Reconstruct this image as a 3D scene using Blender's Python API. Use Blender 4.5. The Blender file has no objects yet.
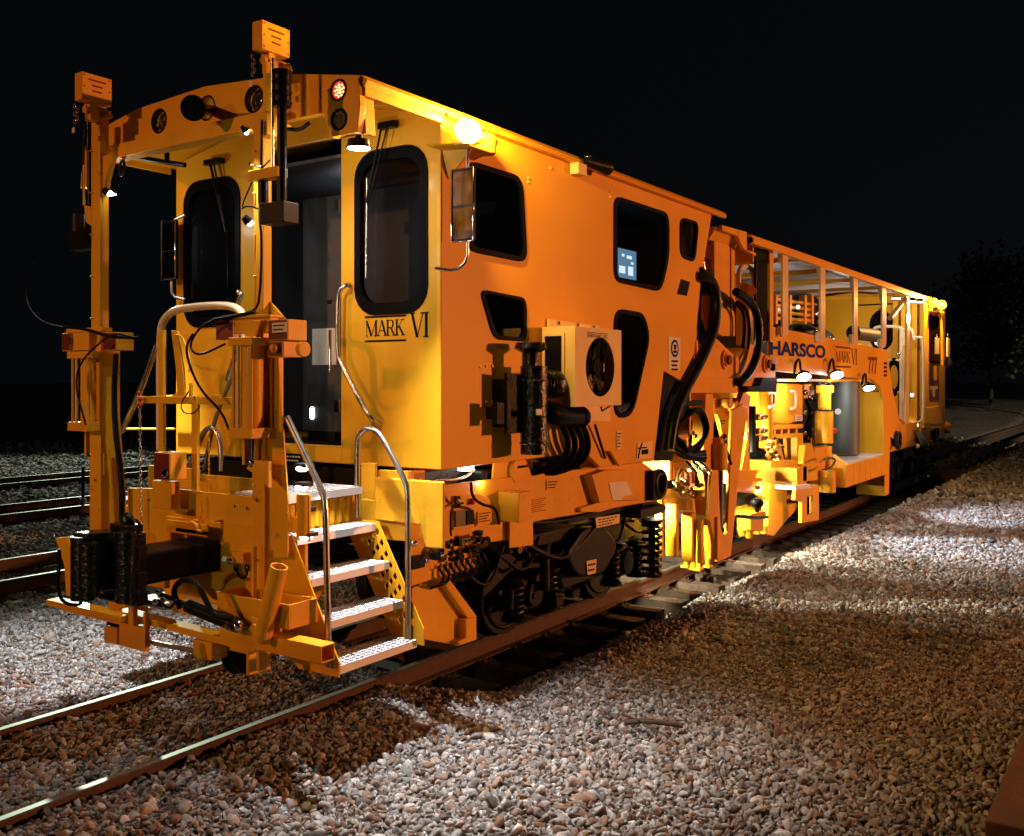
import bpy, bmesh, math, random
import numpy as np
from mathutils import Vector, Matrix
random.seed(7); rng=np.random.default_rng(11)
SC=bpy.context.scene; COL=SC.collection
# ---------------------------------------------------------------- camera, world, lights
FOC=974.; CXP=512.; HOR=381.; CAMP=(6.12,0.0,2.45); PSI=math.radians(34.0)
cd=bpy.data.cameras.new('camera'); cam=bpy.data.objects.new('camera',cd); COL.objects.link(cam); SC.camera=cam
cam.location=CAMP; cam.rotation_euler=(math.radians(90),0,PSI)
cd.sensor_fit='HORIZONTAL'; cd.sensor_width=36; cd.lens=36*FOC/1024; cd.shift_y=-(418-HOR)/1024.; cd.clip_end=1500; cd.clip_start=.05
SC.view_settings.view_transform='Standard'; SC.view_settings.look='None'; SC.view_settings.exposure=0; SC.view_settings.gamma=1
SC.render.resolution_x=1024; SC.render.resolution_y=836
SC.cycles.use_denoising=True; SC.cycles.max_bounces=5; SC.cycles.diffuse_bounces=3; SC.cycles.glossy_bounces=3; SC.cycles.transparent_max_bounces=8
SC.cycles.sample_clamp_indirect=4; SC.cycles.caustics_reflective=False; SC.cycles.caustics_refractive=False
w=bpy.data.worlds.new('World'); SC.world=w; w.use_nodes=True
bg=w.node_tree.nodes['Background']; sky=w.node_tree.nodes.new('ShaderNodeTexSky'); sky.sky_type='NISHITA'; sky.sun_disc=False
SUN_EL=math.radians(10); SUN_AZ=math.radians(47)      # low, from beyond the right edge; the azimuth turns the sky
sky.sun_elevation=math.radians(-4); sky.sun_rotation=SUN_AZ
mxs=w.node_tree.nodes.new('ShaderNodeMix'); mxs.data_type='RGBA'; mxs.inputs[0].default_value=.75
mxs.inputs[7].default_value=(.035,.045,.06,1)
w.node_tree.links.new(sky.outputs[0],mxs.inputs[6]); w.node_tree.links.new(mxs.outputs[2],bg.inputs[0]); bg.inputs[1].default_value=.055
SODIUM=(1.0,.325,.10)
def sun(d,strength,col,ang):
    l=bpy.data.lights.new('fill_sun','SUN'); o=bpy.data.objects.new('fill_sun',l); COL.objects.link(o)
    l.energy=strength; l.color=col; l.angle=math.radians(ang); o.rotation_euler=Vector(d).to_track_quat('-Z','Y').to_euler(); return o
sun((-.62,-.60,-.15),.04,(.8,.9,1),1.2)  # very faint cool sun, added only as fill
def spot(name,p,tgt,power,col,size,blend=.6,rad=.05):
    l=bpy.data.lights.new(name,'SPOT'); o=bpy.data.objects.new(name,l); COL.objects.link(o)
    l.energy=power; l.color=col; l.spot_size=math.radians(size); l.spot_blend=blend; l.shadow_soft_size=rad
    o.location=p; o.rotation_euler=(Vector(tgt)-Vector(p)).to_track_quat('-Z','Y').to_euler(); return o
def point(name,p,power,col,rad=.05):
    l=bpy.data.lights.new(name,'POINT'); o=bpy.data.objects.new(name,l); COL.objects.link(o)
    l.energy=power; l.color=col; l.shadow_soft_size=rad; o.location=p; return o
WHT=(1,.95,.9); COOL2=(.93,.95,1.0); COOL=(.86,.9,1.0)
spot('yard_flood_side',(36,33,4.7),(1.6,12.5,3.0),50000,SODIUM,30,.5,.3)
spot('yard_flood_front',(-9,-14,8.5),(0,5.2,2.6),5600,(1,.38,.10),24,.5,.25)
spot('yard_flood_low',(1.6,-16,3.2),(.4,6,2.6),1150,(1,.92,.58),13,.5,.12)
spot('siding_flood',(-34,26,12),(-8,8.5,0),15000,(.86,1,.78),58,.6,.3)

# ---------------------------------------------------------------- measuring helpers: pixel -> point on a known plane
PS,PC=math.sin(PSI),math.cos(PSI)
def P(px,py,x=None,y=None,z=None):
    u=(px-CXP)/FOC; r=(-PS+u*PC,PC+u*PS,(HOR-py)/FOC)
    t=(x-CAMP[0])/r[0] if x is not None else ((y-CAMP[1])/r[1] if y is not None else (z-CAMP[2])/r[2])
    return Vector((CAMP[0]+t*r[0],CAMP[1]+t*r[1],CAMP[2]+t*r[2]))
def PL(pts,**k): return [P(a,b,**k) for a,b in pts]

# ---------------------------------------------------------------- materials
MATS={}
def mat(name,base,rough=.5,metal=0,var=.12,scale=6,bump=0,bscale=40,coat=0,emit=None,estr=0,dirt=None,spec=.5,roughvar=.1):
    if name in MATS: return MATS[name]
    m=bpy.data.materials.new(name); m.use_nodes=True; nt=m.node_tree; b=nt.nodes['Principled BSDF']
    b.inputs['Roughness'].default_value=rough; b.inputs['Metallic'].default_value=metal; b.inputs['Specular IOR Level'].default_value=spec
    if coat: b.inputs['Coat Weight'].default_value=coat; b.inputs['Coat Roughness'].default_value=.15
    tc=nt.nodes.new('ShaderNodeTexCoord'); n=nt.nodes.new('ShaderNodeTexNoise'); n.inputs['Scale'].default_value=scale; n.inputs['Detail'].default_value=6
    g=nt.nodes.new('ShaderNodeNewGeometry')
    nt.links.new(g.outputs['Position'],n.inputs['Vector'])
    r=nt.nodes.new('ShaderNodeValToRGB'); r.color_ramp.elements[0].position=.3; r.color_ramp.elements[1].position=.7
    lo=[max(0,c*(1-var)) for c in base]; hi=[min(1,c*(1+var)) for c in base]
    r.color_ramp.elements[0].color=(*lo,1); r.color_ramp.elements[1].color=(*hi,1)
    nt.links.new(n.outputs['Fac'],r.inputs[0]); out=r.outputs[0]
    if dirt:
        n2=nt.nodes.new('ShaderNodeTexNoise'); n2.inputs['Scale'].default_value=scale*2.3; n2.inputs['Detail'].default_value=9; n2.inputs['Roughness'].default_value=.72
        nt.links.new(g.outputs['Position'],n2.inputs['Vector'])
        r2=nt.nodes.new('ShaderNodeValToRGB'); r2.color_ramp.elements[0].position=dirt[1]; r2.color_ramp.elements[1].position=dirt[1]+.14
        nt.links.new(n2.outputs['Fac'],r2.inputs[0]); mx=nt.nodes.new('ShaderNodeMix'); mx.data_type='RGBA'
        nt.links.new(r2.outputs[0],mx.inputs[0]); nt.links.new(out,mx.inputs[6]); mx.inputs[7].default_value=(*dirt[0],1); out=mx.outputs[2]
    nt.links.new(out,b.inputs['Base Color'])
    mr=nt.nodes.new('ShaderNodeMapRange'); mr.inputs[3].default_value=max(.03,rough-roughvar); mr.inputs[4].default_value=min(1,rough+roughvar)
    nt.links.new(n.outputs['Fac'],mr.inputs[0]); nt.links.new(mr.outputs[0],b.inputs['Roughness'])
    if bump:
        n3=nt.nodes.new('ShaderNodeTexNoise'); n3.inputs['Scale'].default_value=bscale; n3.inputs['Detail'].default_value=5
        nt.links.new(g.outputs['Position'],n3.inputs['Vector'])
        bp=nt.nodes.new('ShaderNodeBump'); bp.inputs['Strength'].default_value=bump; bp.inputs['Distance'].default_value=.01
        nt.links.new(n3.outputs['Fac'],bp.inputs['Height']); nt.links.new(bp.outputs[0],b.inputs['Normal'])
    if emit: b.inputs['Emission Color'].default_value=(*emit,1); b.inputs['Emission Strength'].default_value=estr
    MATS[name]=m; return m
YEL=mat('yellow_paint',(.82,.40,.016),.42,var=.05,scale=1.5,bump=.05,bscale=55,coat=.08,spec=.22,dirt=((.42,.2,.03),.72))
YEL2=mat('yellow_paint_worn',(.80,.39,.016),.45,var=.08,scale=3,bump=.12,bscale=40,coat=.05,spec=.25,dirt=((.28,.14,.03),.61))
BLK=mat('black_paint',(.006,.006,.006),.34,var=.3,bump=.3,bscale=30,spec=.12)
BLKG=mat('greasy_black',(.008,.007,.007),.2,var=.3,scale=14,bump=.9,bscale=36)
BLKB=mat('bogie_black',(.006,.005,.005),.45,var=.4,scale=9,bump=.5,bscale=30,dirt=((.014,.010,.007),.62),spec=.2)
RUB=mat('rubber',(.003,.003,.003),.5,var=.2,spec=.04)
STL=mat('stainless_tube',(.62,.60,.57),.28,metal=1,var=.06)
GAL=mat('galvanised_tread',(.78,.78,.79),.42,metal=.15,var=.05)
CHR=mat('chrome_rod',(.75,.75,.78),.08,metal=1,var=.03)
REDP=mat('dark_red_panel',(.16,.018,.01),.4,var=.15)
LBLW=mat('label_white',(.72,.68,.6),.5,var=.04)
CREAM=mat('cream_paint',(.82,.62,.27),.42,var=.04)
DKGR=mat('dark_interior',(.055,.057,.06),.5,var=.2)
GRY=mat('grey_case',(.02,.02,.022),.45,var=.15,spec=.15)
CEIL=mat('canopy_lining',(.55,.55,.56),.5,var=.12,scale=2,bump=.3,bscale=3)
PIPE=mat('beige_pipe',(.72,.55,.34),.35,var=.05)
BLUE=mat('blue_lettering',(.012,.028,.20),.4,var=.05,spec=.03)
BLKL=mat('black_lettering',(.012,.012,.014),.45,var=.05,spec=.03)
RUSTL=mat('rust_lettering',(.20,.05,.015),.5,var=.05,spec=.03)
RUST=mat('rail_rust',(.07,.030,.015),.75,var=.35,scale=14,bump=.5,bscale=60,dirt=((.03,.018,.012),.58))
RTOP=mat('rail_head',(.34,.36,.32),.44,metal=.85,var=.2,scale=20)
WOOD=mat('tie_wood',(.085,.055,.035),.85,var=.45,scale=12,bump=1,bscale=45,dirt=((.15,.12,.09),.6))
REDE=mat('red_paint',(.45,.02,.01),.5,var=.1)
TANK=mat('brushed_tank',(.06,.065,.055),.55,metal=.3,var=.1)
LEDW=mat('led_white',(1,1,1),.3,emit=(.93,.95,1),estr=30)
LEDS=mat('led_small',(1,1,1),.3,emit=(.93,.95,1),estr=10)
LEDR=mat('led_red_lens',(.5,.01,.01),.2,emit=(1,.03,.02),estr=1.4)
LEDRD=mat('led_red_dot',(1,.2,.1),.2,emit=(1,.42,.12),estr=7)
AMB=mat('amber_beacon',(1,.4,.05),.2,emit=(1,.50,.10),estr=9)
AMB2=mat('amber_beacon_far',(1,.4,.05),.2,emit=(1,.38,.035),estr=3.4)
SCRN=mat('monitor_screen',(.02,.05,.1),.2,emit=(.25,.55,.8),estr=1.2)
SCRW=mat('monitor_picture',(.8,.9,1),.2,emit=(.75,.92,1),estr=3)
LENS=mat('headlamp_glass',(.22,.2,.18),.08,metal=.9,var=.4,scale=60)
def glassmat():
    m=bpy.data.materials.new('dark_glass'); m.use_nodes=True; nt=m.node_tree; nt.nodes.clear()
    o=nt.nodes.new('ShaderNodeOutputMaterial'); t=nt.nodes.new('ShaderNodeBsdfTransparent'); t.inputs[0].default_value=(.62,.62,.64,1)
    g=nt.nodes.new('ShaderNodeBsdfGlossy'); g.inputs['Roughness'].default_value=.03; g.inputs[0].default_value=(.8,.8,.8,1)
    lw=nt.nodes.new('ShaderNodeLayerWeight'); lw.inputs[0].default_value=.5; f0=nt.nodes.new('ShaderNodeMath'); f0.operation='POWER'; f0.inputs[1].default_value=3.5; nt.links.new(lw.outputs['Facing'],f0.inputs[0]); f=nt.nodes.new('ShaderNodeMath'); f.operation='MULTIPLY_ADD'; f.inputs[1].default_value=.6; f.inputs[2].default_value=.035; nt.links.new(f0.outputs[0],f.inputs[0]); x=nt.nodes.new('ShaderNodeMixShader')
    nt.links.new(f.outputs[0],x.inputs[0]); nt.links.new(t.outputs[0],x.inputs[1]); nt.links.new(g.outputs[0],x.inputs[2]); nt.links.new(x.outputs[0],o.inputs[0]); return m
GLS=glassmat()

# ---------------------------------------------------------------- mesh builder
class MB:
    def __init__(s): s.v=[];s.f=[];s.mi=[];s.sm=[];s.mats=[];s.cur=0
    def m(s,mt):
        if mt not in s.mats: s.mats.append(mt)
        s.cur=s.mats.index(mt); return s
    def add(s,vs,fs,smooth=False):
        o=len(s.v); s.v+= [tuple(v) for v in vs]
        for f in fs: s.f.append([i+o for i in f]); s.mi.append(s.cur); s.sm.append(smooth)
        return s
    def box(s,a,b):
        x0,x1=sorted((a[0],b[0]));y0,y1=sorted((a[1],b[1]));z0,z1=sorted((a[2],b[2]))
        vs=[(x0,y0,z0),(x1,y0,z0),(x1,y1,z0),(x0,y1,z0),(x0,y0,z1),(x1,y0,z1),(x1,y1,z1),(x0,y1,z1)]
        return s.add(vs,[(0,3,2,1),(4,5,6,7),(0,1,5,4),(1,2,6,5),(2,3,7,6),(3,0,4,7)])
    def cb(s,c,d): return s.box((c[0]-d[0]/2,c[1]-d[1]/2,c[2]-d[2]/2),(c[0]+d[0]/2,c[1]+d[1]/2,c[2]+d[2]/2))
    def prism(s,pts,ext,holes=()):
        ext=Vector(ext); bm=bmesh.new(); loops=[list(map(Vector,pts))]+[list(map(Vector,h)) for h in holes]
        if not holes:
            n=len(pts); A=[tuple(p) for p in loops[0]]; B=[tuple(p+ext) for p in loops[0]]
            bm.free()
            return s.add(A+B,[tuple(range(n)),tuple(range(2*n-1,n-1,-1))]+[(i,i+n,(i+1)%n+n,(i+1)%n) for i in range(n)])
        es=[];allv=[]
        for L in loops:
            vs=[bm.verts.new(p) for p in L]; allv.append(vs)
            for i in range(len(vs)): es.append(bm.edges.new((vs[i],vs[(i+1)%len(vs)])))
        bmesh.ops.triangle_fill(bm,edges=es,use_beauty=True)
        bm.verts.index_update(); V=[v.co.copy() for v in bm.verts]; Fs=[[v.index for v in f.verts] for f in bm.faces]; n=len(V)
        side=[]
        for vs in allv:
            k=len(vs)
            for i in range(k): a,b=vs[i].index,vs[(i+1)%k].index; side.append((a,a+n,b+n,b))
        bm.free()
        return s.add(V+[v+ext for v in V],Fs+[[i+n for i in reversed(f)] for f in Fs]+side)
    def cyl(s,a,b,r,r2=None,n=16,caps=True):
        a=Vector(a);b=Vector(b);r2=r if r2 is None else r2; d=(b-a).normalized(); u=d.orthogonal().normalized(); w_=d.cross(u)
        A=[a+r*(math.cos(t)*u+math.sin(t)*w_) for t in [2*math.pi*i/n for i in range(n)]]
        B=[b+r2*(math.cos(t)*u+math.sin(t)*w_) for t in [2*math.pi*i/n for i in range(n)]]
        s.add(A+B,[(i,(i+1)%n,(i+1)%n+n,i+n) for i in range(n)],True)
        if caps: s.add(A,[tuple(range(n-1,-1,-1))]); s.add(B,[tuple(range(n))])
        return s
    def tube(s,pts,r,n=8,smooth=0,caps=True):
        pts=[Vector(p) for p in pts]
        for _ in range(smooth):
            q=[pts[0]]
            for i in range(len(pts)-1): q+= [pts[i]*.75+pts[i+1]*.25, pts[i]*.25+pts[i+1]*.75]
            q.append(pts[-1]); pts=q
        k=len(pts); u=None; V=[]
        for i in range(k):
            d=(pts[min(i+1,k-1)]-pts[max(i-1,0)]).normalized()
            if u is None: u=d.orthogonal().normalized()
            else:
                u=u-d*u.dot(d); u=u.normalized() if u.length>1e-6 else d.orthogonal().normalized()
            w_=d.cross(u)
            V+= [pts[i]+r*(math.cos(2*math.pi*j/n)*u+math.sin(2*math.pi*j/n)*w_) for j in range(n)]
        F=[(i*n+j,i*n+(j+1)%n,(i+1)*n+(j+1)%n,(i+1)*n+j) for i in range(k-1) for j in range(n)]
        s.add(V,F,True)
        if caps: s.add(V[:n],[tuple(range(n-1,-1,-1))]); s.add(V[-n:],[tuple(range(n))])
        return s
    def sph(s,c,r,n=12,m=8,sc=(1,1,1)):
        V=[];c=Vector(c)
        for i in range(m+1):
            t=math.pi*i/m
            for j in range(n):
                a=2*math.pi*j/n; V.append((c.x+r*sc[0]*math.sin(t)*math.cos(a),c.y+r*sc[1]*math.sin(t)*math.sin(a),c.z+r*sc[2]*math.cos(t)))
        return s.add(V,[(i*n+j,(i+1)*n+j,(i+1)*n+(j+1)%n,i*n+(j+1)%n) for i in range(m) for j in range(n)],True)
    def ring(s,c,ax,R,r,n=20,k=8,arc=2*math.pi,start=0):
        ax=Vector(ax).normalized();u=ax.orthogonal().normalized();w_=ax.cross(u);c=Vector(c)
        pts=[c+R*(math.cos(start+arc*i/n)*u+math.sin(start+arc*i/n)*w_) for i in range(n+1)]
        return s.tube(pts,r,k,caps=arc<6.2)
WL={}
def link(o,parent):
    COL.objects.link(o)
    if parent is not None: o.parent=parent
SPLIT={'black_infill_panel','guide_column','roof_cable','mirror_bracket','steel_tank','sill_bracket','switch_case','rod','chain_link','engine_hoses','service_panel','floor_support','stiffener','inner_beam','casting','stay_strut','rear_fitting','buggy_block','cable','exhaust_silencer','hanging_plate','deck_end','machine_bed','shackle','roller_feet','valve_cluster'}
def clusters(mb):
    par=list(range(len(mb.v)))
    def f(a):
        while par[a]!=a: par[a]=par[par[a]]; a=par[a]
        return a
    for fc in mb.f:
        for q in fc[1:]:
            a,b=f(fc[0]),f(q)
            if a!=b: par[b]=a
    g={}
    for fi,fc in enumerate(mb.f): g.setdefault(f(fc[0]),[]).append(fi)
    G=[]
    for fs in g.values():
        P_=np.array([mb.v[i] for k in fs for i in mb.f[k]]); G.append([fs,P_.min(0)-.012,P_.max(0)+.012])
    ch=True
    while ch:
        ch=False
        for i in range(len(G)):
            for j in range(i+1,len(G)):
                if (G[i][1]<=G[j][2]).all() and (G[j][1]<=G[i][2]).all():
                    G[i]=[G[i][0]+G[j][0],np.minimum(G[i][1],G[j][1]),np.maximum(G[i][2],G[j][2])]; G.pop(j); ch=True; break
            if ch: break
    return [x[0] for x in G]
def build(name,mb,parent=None,bevel=0,base=None,label=None,**props):
    if name in SPLIT and parent is not None:
        C_=clusters(mb)
        if len(C_)>1:
            first=None
            for fs in C_:
                q=MB(); q.mats=mb.mats; mp={}
                for k in fs:
                    nf=[]
                    for i in mb.f[k]:
                        if i not in mp: mp[i]=len(q.v); q.v.append(mb.v[i])
                        nf.append(mp[i])
                    q.f.append(nf); q.mi.append(mb.mi[k]); q.sm.append(mb.sm[k])
                o=build1(name,q,parent,bevel,base,label,**props); first=first or o
            return first
    return build1(name,mb,parent,bevel,base,label,**props)
def build1(name,mb,parent=None,bevel=0,base=None,label=None,**props):
    V=np.array(mb.v,float)
    c=(V.min(0)+V.max(0))/2
    if base is not None: c=np.array(base,float)
    elif parent is None: c[2]=V[:,2].min()
    me=bpy.data.meshes.new(name); me.from_pydata([tuple(v) for v in (V-c)],[],mb.f)
    for m in mb.mats: me.materials.append(m)
    me.polygons.foreach_set('material_index',mb.mi); me.polygons.foreach_set('use_smooth',mb.sm)
    bm=bmesh.new(); bm.from_mesh(me); bmesh.ops.recalc_face_normals(bm,faces=bm.faces); bm.to_mesh(me); bm.free(); me.update()
    o=bpy.data.objects.new(name,me); link(o,parent); c=Vector(c); WL[o]=c
    o.location=c-(WL[parent] if parent is not None else Vector((0,0,0)))
    if bevel:
        md=o.modifiers.new('edge_bevel','BEVEL'); md.width=bevel; md.segments=2; md.limit_method='ANGLE'; md.angle_limit=math.radians(40)
    if label: o['label']=label
    for k,v in props.items(): o[k]=v
    return o
def thing(name,label,cat,loc,group=None):
    o=bpy.data.objects.new(name,None); COL.objects.link(o); o.location=loc; WL[o]=Vector(loc); o.empty_display_size=.2
    o['label']=label;o['category']=cat
    if group:o['group']=group
    return o
def rrect(x0,x1,z0,z1,r,n=5):
    out=[]
    for cx,cz,a in ((x1-r,z1-r,0),(x0+r,z1-r,90),(x0+r,z0+r,180),(x1-r,z0+r,270)):
        for i in range(n+1):
            t=math.radians(a+90*i/n); out.append((cx+r*math.cos(t),cz+r*math.sin(t)))
    return out
def roundpoly(pts,r,n=4):
    pts=[Vector(p) for p in pts]; out=[];k=len(pts)
    for i in range(k):
        p,a,b=pts[i],pts[i-1],pts[(i+1)%k]; da=(a-p);db=(b-p); rr=min(r,da.length*.45,db.length*.45)
        s0=p+da.normalized()*rr; s1=p+db.normalized()*rr
        for j in range(n+1):
            t=j/n; out.append(s0*(1-t)**2+p*2*t*(1-t)+s1*t*t)
    return out
def scalepoly(pts,d):
    pts=[Vector(p) for p in pts]; c=sum(pts,Vector())/len(pts)
    return [p+(p-c).normalized()*d for p in pts]
def window(parent,pts,out,name='window',wid=.045,label=None):
    """pts: loop on the wall plane; out: outward unit vector; rubber frame and pane"""
    out=Vector(out); m=MB().m(RUB); o=scalepoly(pts,.012); i_=scalepoly(pts,-wid)
    m.prism([p+out*.014 for p in o],-out*.05,[[p+out*.014 for p in i_]])
    f=build(name,m,parent,label=label)
    g=MB().m(GLS).prism([p-out*.004 for p in scalepoly(pts,-wid+.008)],-out*.008); build('pane',g,f) if WL.get(f) is not None else None
    return f
def text(s_,mt,p0,ux,uz,height,parent,name='lettering',width=None,ext=.004,off=0,label=None):
    cu=bpy.data.curves.new('t','FONT'); cu.body=s_; cu.size=1; cu.offset=off; ob=bpy.data.objects.new('t',cu); COL.objects.link(ob)
    bpy.context.view_layer.update(); dg=bpy.context.evaluated_depsgraph_get(); me=ob.evaluated_get(dg).to_mesh()
    V=[v.co.copy() for v in me.vertices]; F=[list(p.vertices) for p in me.polygons]; ob.evaluated_get(dg).to_mesh_clear()
    bpy.data.objects.remove(ob); bpy.data.curves.remove(cu)
    x0=min(v.x for v in V);x1=max(v.x for v in V);z0=min(v.y for v in V);z1=max(v.y for v in V)
    sz=height/(z1-z0); sx=(width/(x1-x0)) if width else sz
    ux=Vector(ux);uz=Vector(uz); n=ux.cross(uz)
    W_=[Vector(p0)+ux*(v.x-x0)*sx+uz*(v.y-z0)*sz+n*ext for v in V]
    return build(name,MB().m(mt).add(W_,F),parent,label=label)
SERIF={'M':([(0,0,0,1,.05),(0,1,.42,0,.16),(.42,0,.84,1,.05),(.84,1,.84,0,.15)],[(-.08,.12,0),(-.08,.1,1),(.68,1,0),(.8,1,1)],.98),
'A':([(0.05,0,.38,1,.05),(.38,1,.72,0,.16),(.17,.34,.58,.34,.05)],[(-.06,.2,0),(.56,.86,0)],.8),
'R':([(.1,0,.1,1,.15),(.1,.97,.48,.97,.06),(.5,.97,.6,.74,.13),(.6,.74,.48,.5,.13),(.1,.5,.48,.5,.06),(.36,.5,.7,0,.15)],[(-.04,.26,0),(-.04,.2,1),(.56,.84,0)],.8),
'K':([(.1,0,.1,1,.15),(.12,.42,.62,1,.05),(.28,.6,.68,0,.16)],[(-.04,.26,0),(-.04,.26,1),(.46,.78,1),(.52,.84,0)],.82),
'V':([(.05,1,.38,0,.16),(.38,0,.72,1,.05)],[(-.08,.24,1),(.56,.86,1)],.8),'I':([(.12,0,.12,1,.16)],[(-.04,.28,0),(-.04,.28,1)],.34)}
def serif(word,m,p0,ux,uz,h,wsc=1):
    x=0; ux=Vector(ux);uz=Vector(uz);p0=Vector(p0); n=ux.cross(uz)*.004; q=lambda a,b:p0+ux*(x+a*h*wsc)+uz*b*h+n
    for c in word:
        st,se,adv=SERIF[c]
        for i,(x0,z0,x1,z1,t) in enumerate(st):
            if abs(z1-z0)<.02: m.add([q(x0,z0-t/2)+n*i*.05,q(x1,z0-t/2)+n*i*.05,q(x1,z0+t/2)+n*i*.05,q(x0,z0+t/2)+n*i*.05],[(0,1,2,3)])
            else: m.add([q(x0-t/2,z0)+n*i*.05,q(x0+t/2,z0)+n*i*.05,q(x1+t/2,z1)+n*i*.05,q(x1-t/2,z1)+n*i*.05],[(0,1,2,3)])
        for j,(a,b,z) in enumerate(se):
            zz=(0,.05) if z==0 else (.95,1); e=n*(.4+j*.05); m.add([q(a,zz[0])+e,q(b,zz[0])+e,q(b,zz[1])+e,q(a,zz[1])+e],[(0,1,2,3)])
        x+=adv*h*wsc
    return x
def label_plate(parent,pts,out,mt=LBLW,lines=4,ink=BLKL,name='label_plate'):
    """pts: tl,tr,br,bl on a surface"""
    out=Vector(out); tl,tr,br,bl=[Vector(p)+out*.004 for p in pts]
    m=MB().m(mt).prism([bl,br,tr,tl],out*.004); m.m(ink)
    for i in range(lines):
        t0=(i+.62)/(lines+.6); t1=t0+.38/(lines+.6); k=.08; k2=.92-.12*((i*7)%3)
        q=lambda u,v:(tl+(tr-tl)*u)*(1-v)+(bl+(br-bl)*u)*v+out*.006
        nseg=5
        for j in range(nseg):
            a=k+(k2-k)*j/nseg; b=a+(k2-k)/nseg*.8
            m.add([q(a,t1),q(b,t1),q(b,t0),q(a,t0)],[(0,1,2,3)])
    return build(name,m,parent)
# ================================================================ GROUND
spot('far_yard_flood',(30,36,9),(9,54,-3),42000,(1,.86,.6),50,.8,.4)
TRACKS=[0.0,-6.45,-12.3,-17.6]
def sstep(a,b,t):
    t=np.clip((t-a)/(b-a),0,1); return t*t*(3-2*t)
def gh(x,y):
    x=np.asarray(x,float);y=np.asarray(y,float); ax=np.abs(x)
    h=-.17+.035*np.sin(x*.9+1.3*np.sin(y*.35))*np.sin(y*.8+.5)+.012*np.sin(x*3.1+y*2.3)
    front=-.075+.012*np.sin(y*4+x*2)
    tr=sstep(6.3,7.4,y+.35*np.sin(x*2.2)); inner=1-sstep(1.15,1.75,ax+.07*np.sin(y*3.7)+.05*np.sin(y*9))
    trackz=front*(1-tr)+(-.40)*tr
    near=1-sstep(1.15,1.75,ax); use=np.where(tr>.5,inner,near)
    shoulder=-.17+.11*np.exp(-((x-1.9)/.5)**2)*tr
    h=np.where(ax<3.2,h*sstep(1.6,3.0,ax)+shoulder*(1-sstep(1.6,3.0,ax)),h)
    h=h*(1-use)+trackz*use
    for t in TRACKS[1:]:
        k=1-sstep(1.1,1.9,np.abs(x-t)); h=h*(1-k)+(-.20)*k
    h=h-.0*x
    bank=sstep(34,62,y)*sstep(-4,16,x-3-(y-34)*.05)*2.1+sstep(60,80,y)*1.2; h=h+bank
    return h
def grid_axis(parts):
    out=[]
    for a,b,n in parts: out+=list(np.linspace(a,b,n,endpoint=False))
    out.append(parts[-1][1]); return np.array(out)
xs=grid_axis([(-600,-40,14),(-40,-10,60),(-10,8,260),(8,40,50),(40,600,14)]); ys=grid_axis([(-300,0,12),(0,20,240),(20,80,150),(80,900,16)])
GX,GY=np.meshgrid(xs,ys); GZ=gh(GX,GY); nx,ny=len(xs),len(ys)
me=bpy.data.meshes.new('ground'); V=np.stack([GX.ravel(),GY.ravel(),GZ.ravel()],1)
ii,jj=np.meshgrid(np.arange(nx-1),np.arange(ny-1)); a=(jj*nx+ii).ravel(); Fq=np.stack([a,a+1,a+nx+1,a+nx],1)
def fastmesh(me,V,F,smooth=False):
    k=F.shape[1]; me.vertices.add(len(V)); me.vertices.foreach_set('co',V.astype(np.float32).ravel())
    me.loops.add(F.size); me.loops.foreach_set('vertex_index',F.astype(np.int32).ravel())
    me.polygons.add(len(F)); me.polygons.foreach_set('loop_start',np.arange(0,F.size,k,dtype=np.int32))
    me.update(calc_edges=True)
    if smooth: me.polygons.foreach_set('use_smooth',np.ones(len(F),bool))
fastmesh(me,V,Fq,True); grd=bpy.data.objects.new('ground',me); COL.objects.link(grd); grd['kind']='structure'
def gravelmat():
    m=bpy.data.materials.new('gravel'); m.use_nodes=True; nt=m.node_tree; b=nt.nodes['Principled BSDF']; b.inputs['Roughness'].default_value=.85
    g=nt.nodes.new('ShaderNodeNewGeometry'); v=nt.nodes.new('ShaderNodeTexVoronoi'); v.inputs['Scale'].default_value=19; nt.links.new(g.outputs['Position'],v.inputs['Vector'])
    sp=nt.nodes.new('ShaderNodeSeparateColor'); nt.links.new(v.outputs['Color'],sp.inputs[0])
    r=nt.nodes.new('ShaderNodeValToRGB'); e=r.color_ramp.elements; e[0].position=0; e[0].color=(.05,.035,.028,1); e[1].position=1; e[1].color=(.36,.32,.29,1)
    for p,c in ((.3,(.14,.10,.085)),(.55,(.2,.165,.145)),(.75,(.18,.09,.05)),(.85,(.28,.25,.22))): x=e.new(p); x.color=(*c,1)
    nt.links.new(sp.outputs[0],r.inputs[0]); nt.links.new(r.outputs[0],b.inputs['Base Color'])
    v2=nt.nodes.new('ShaderNodeTexVoronoi'); v2.inputs['Scale'].default_value=19; nt.links.new(g.outputs['Position'],v2.inputs['Vector'])
    iv=nt.nodes.new('ShaderNodeMath'); iv.operation='SUBTRACT'; iv.inputs[0].default_value=1; nt.links.new(v2.outputs['Distance'],iv.inputs[1])
    bp=nt.nodes.new('ShaderNodeBump'); bp.inputs['Strength'].default_value=1; bp.inputs['Distance'].default_value=.05; nt.links.new(iv.outputs[0],bp.inputs['Height']); nt.links.new(bp.outputs[0],b.inputs['Normal'])
    return m
me.materials.append(gravelmat())
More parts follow.
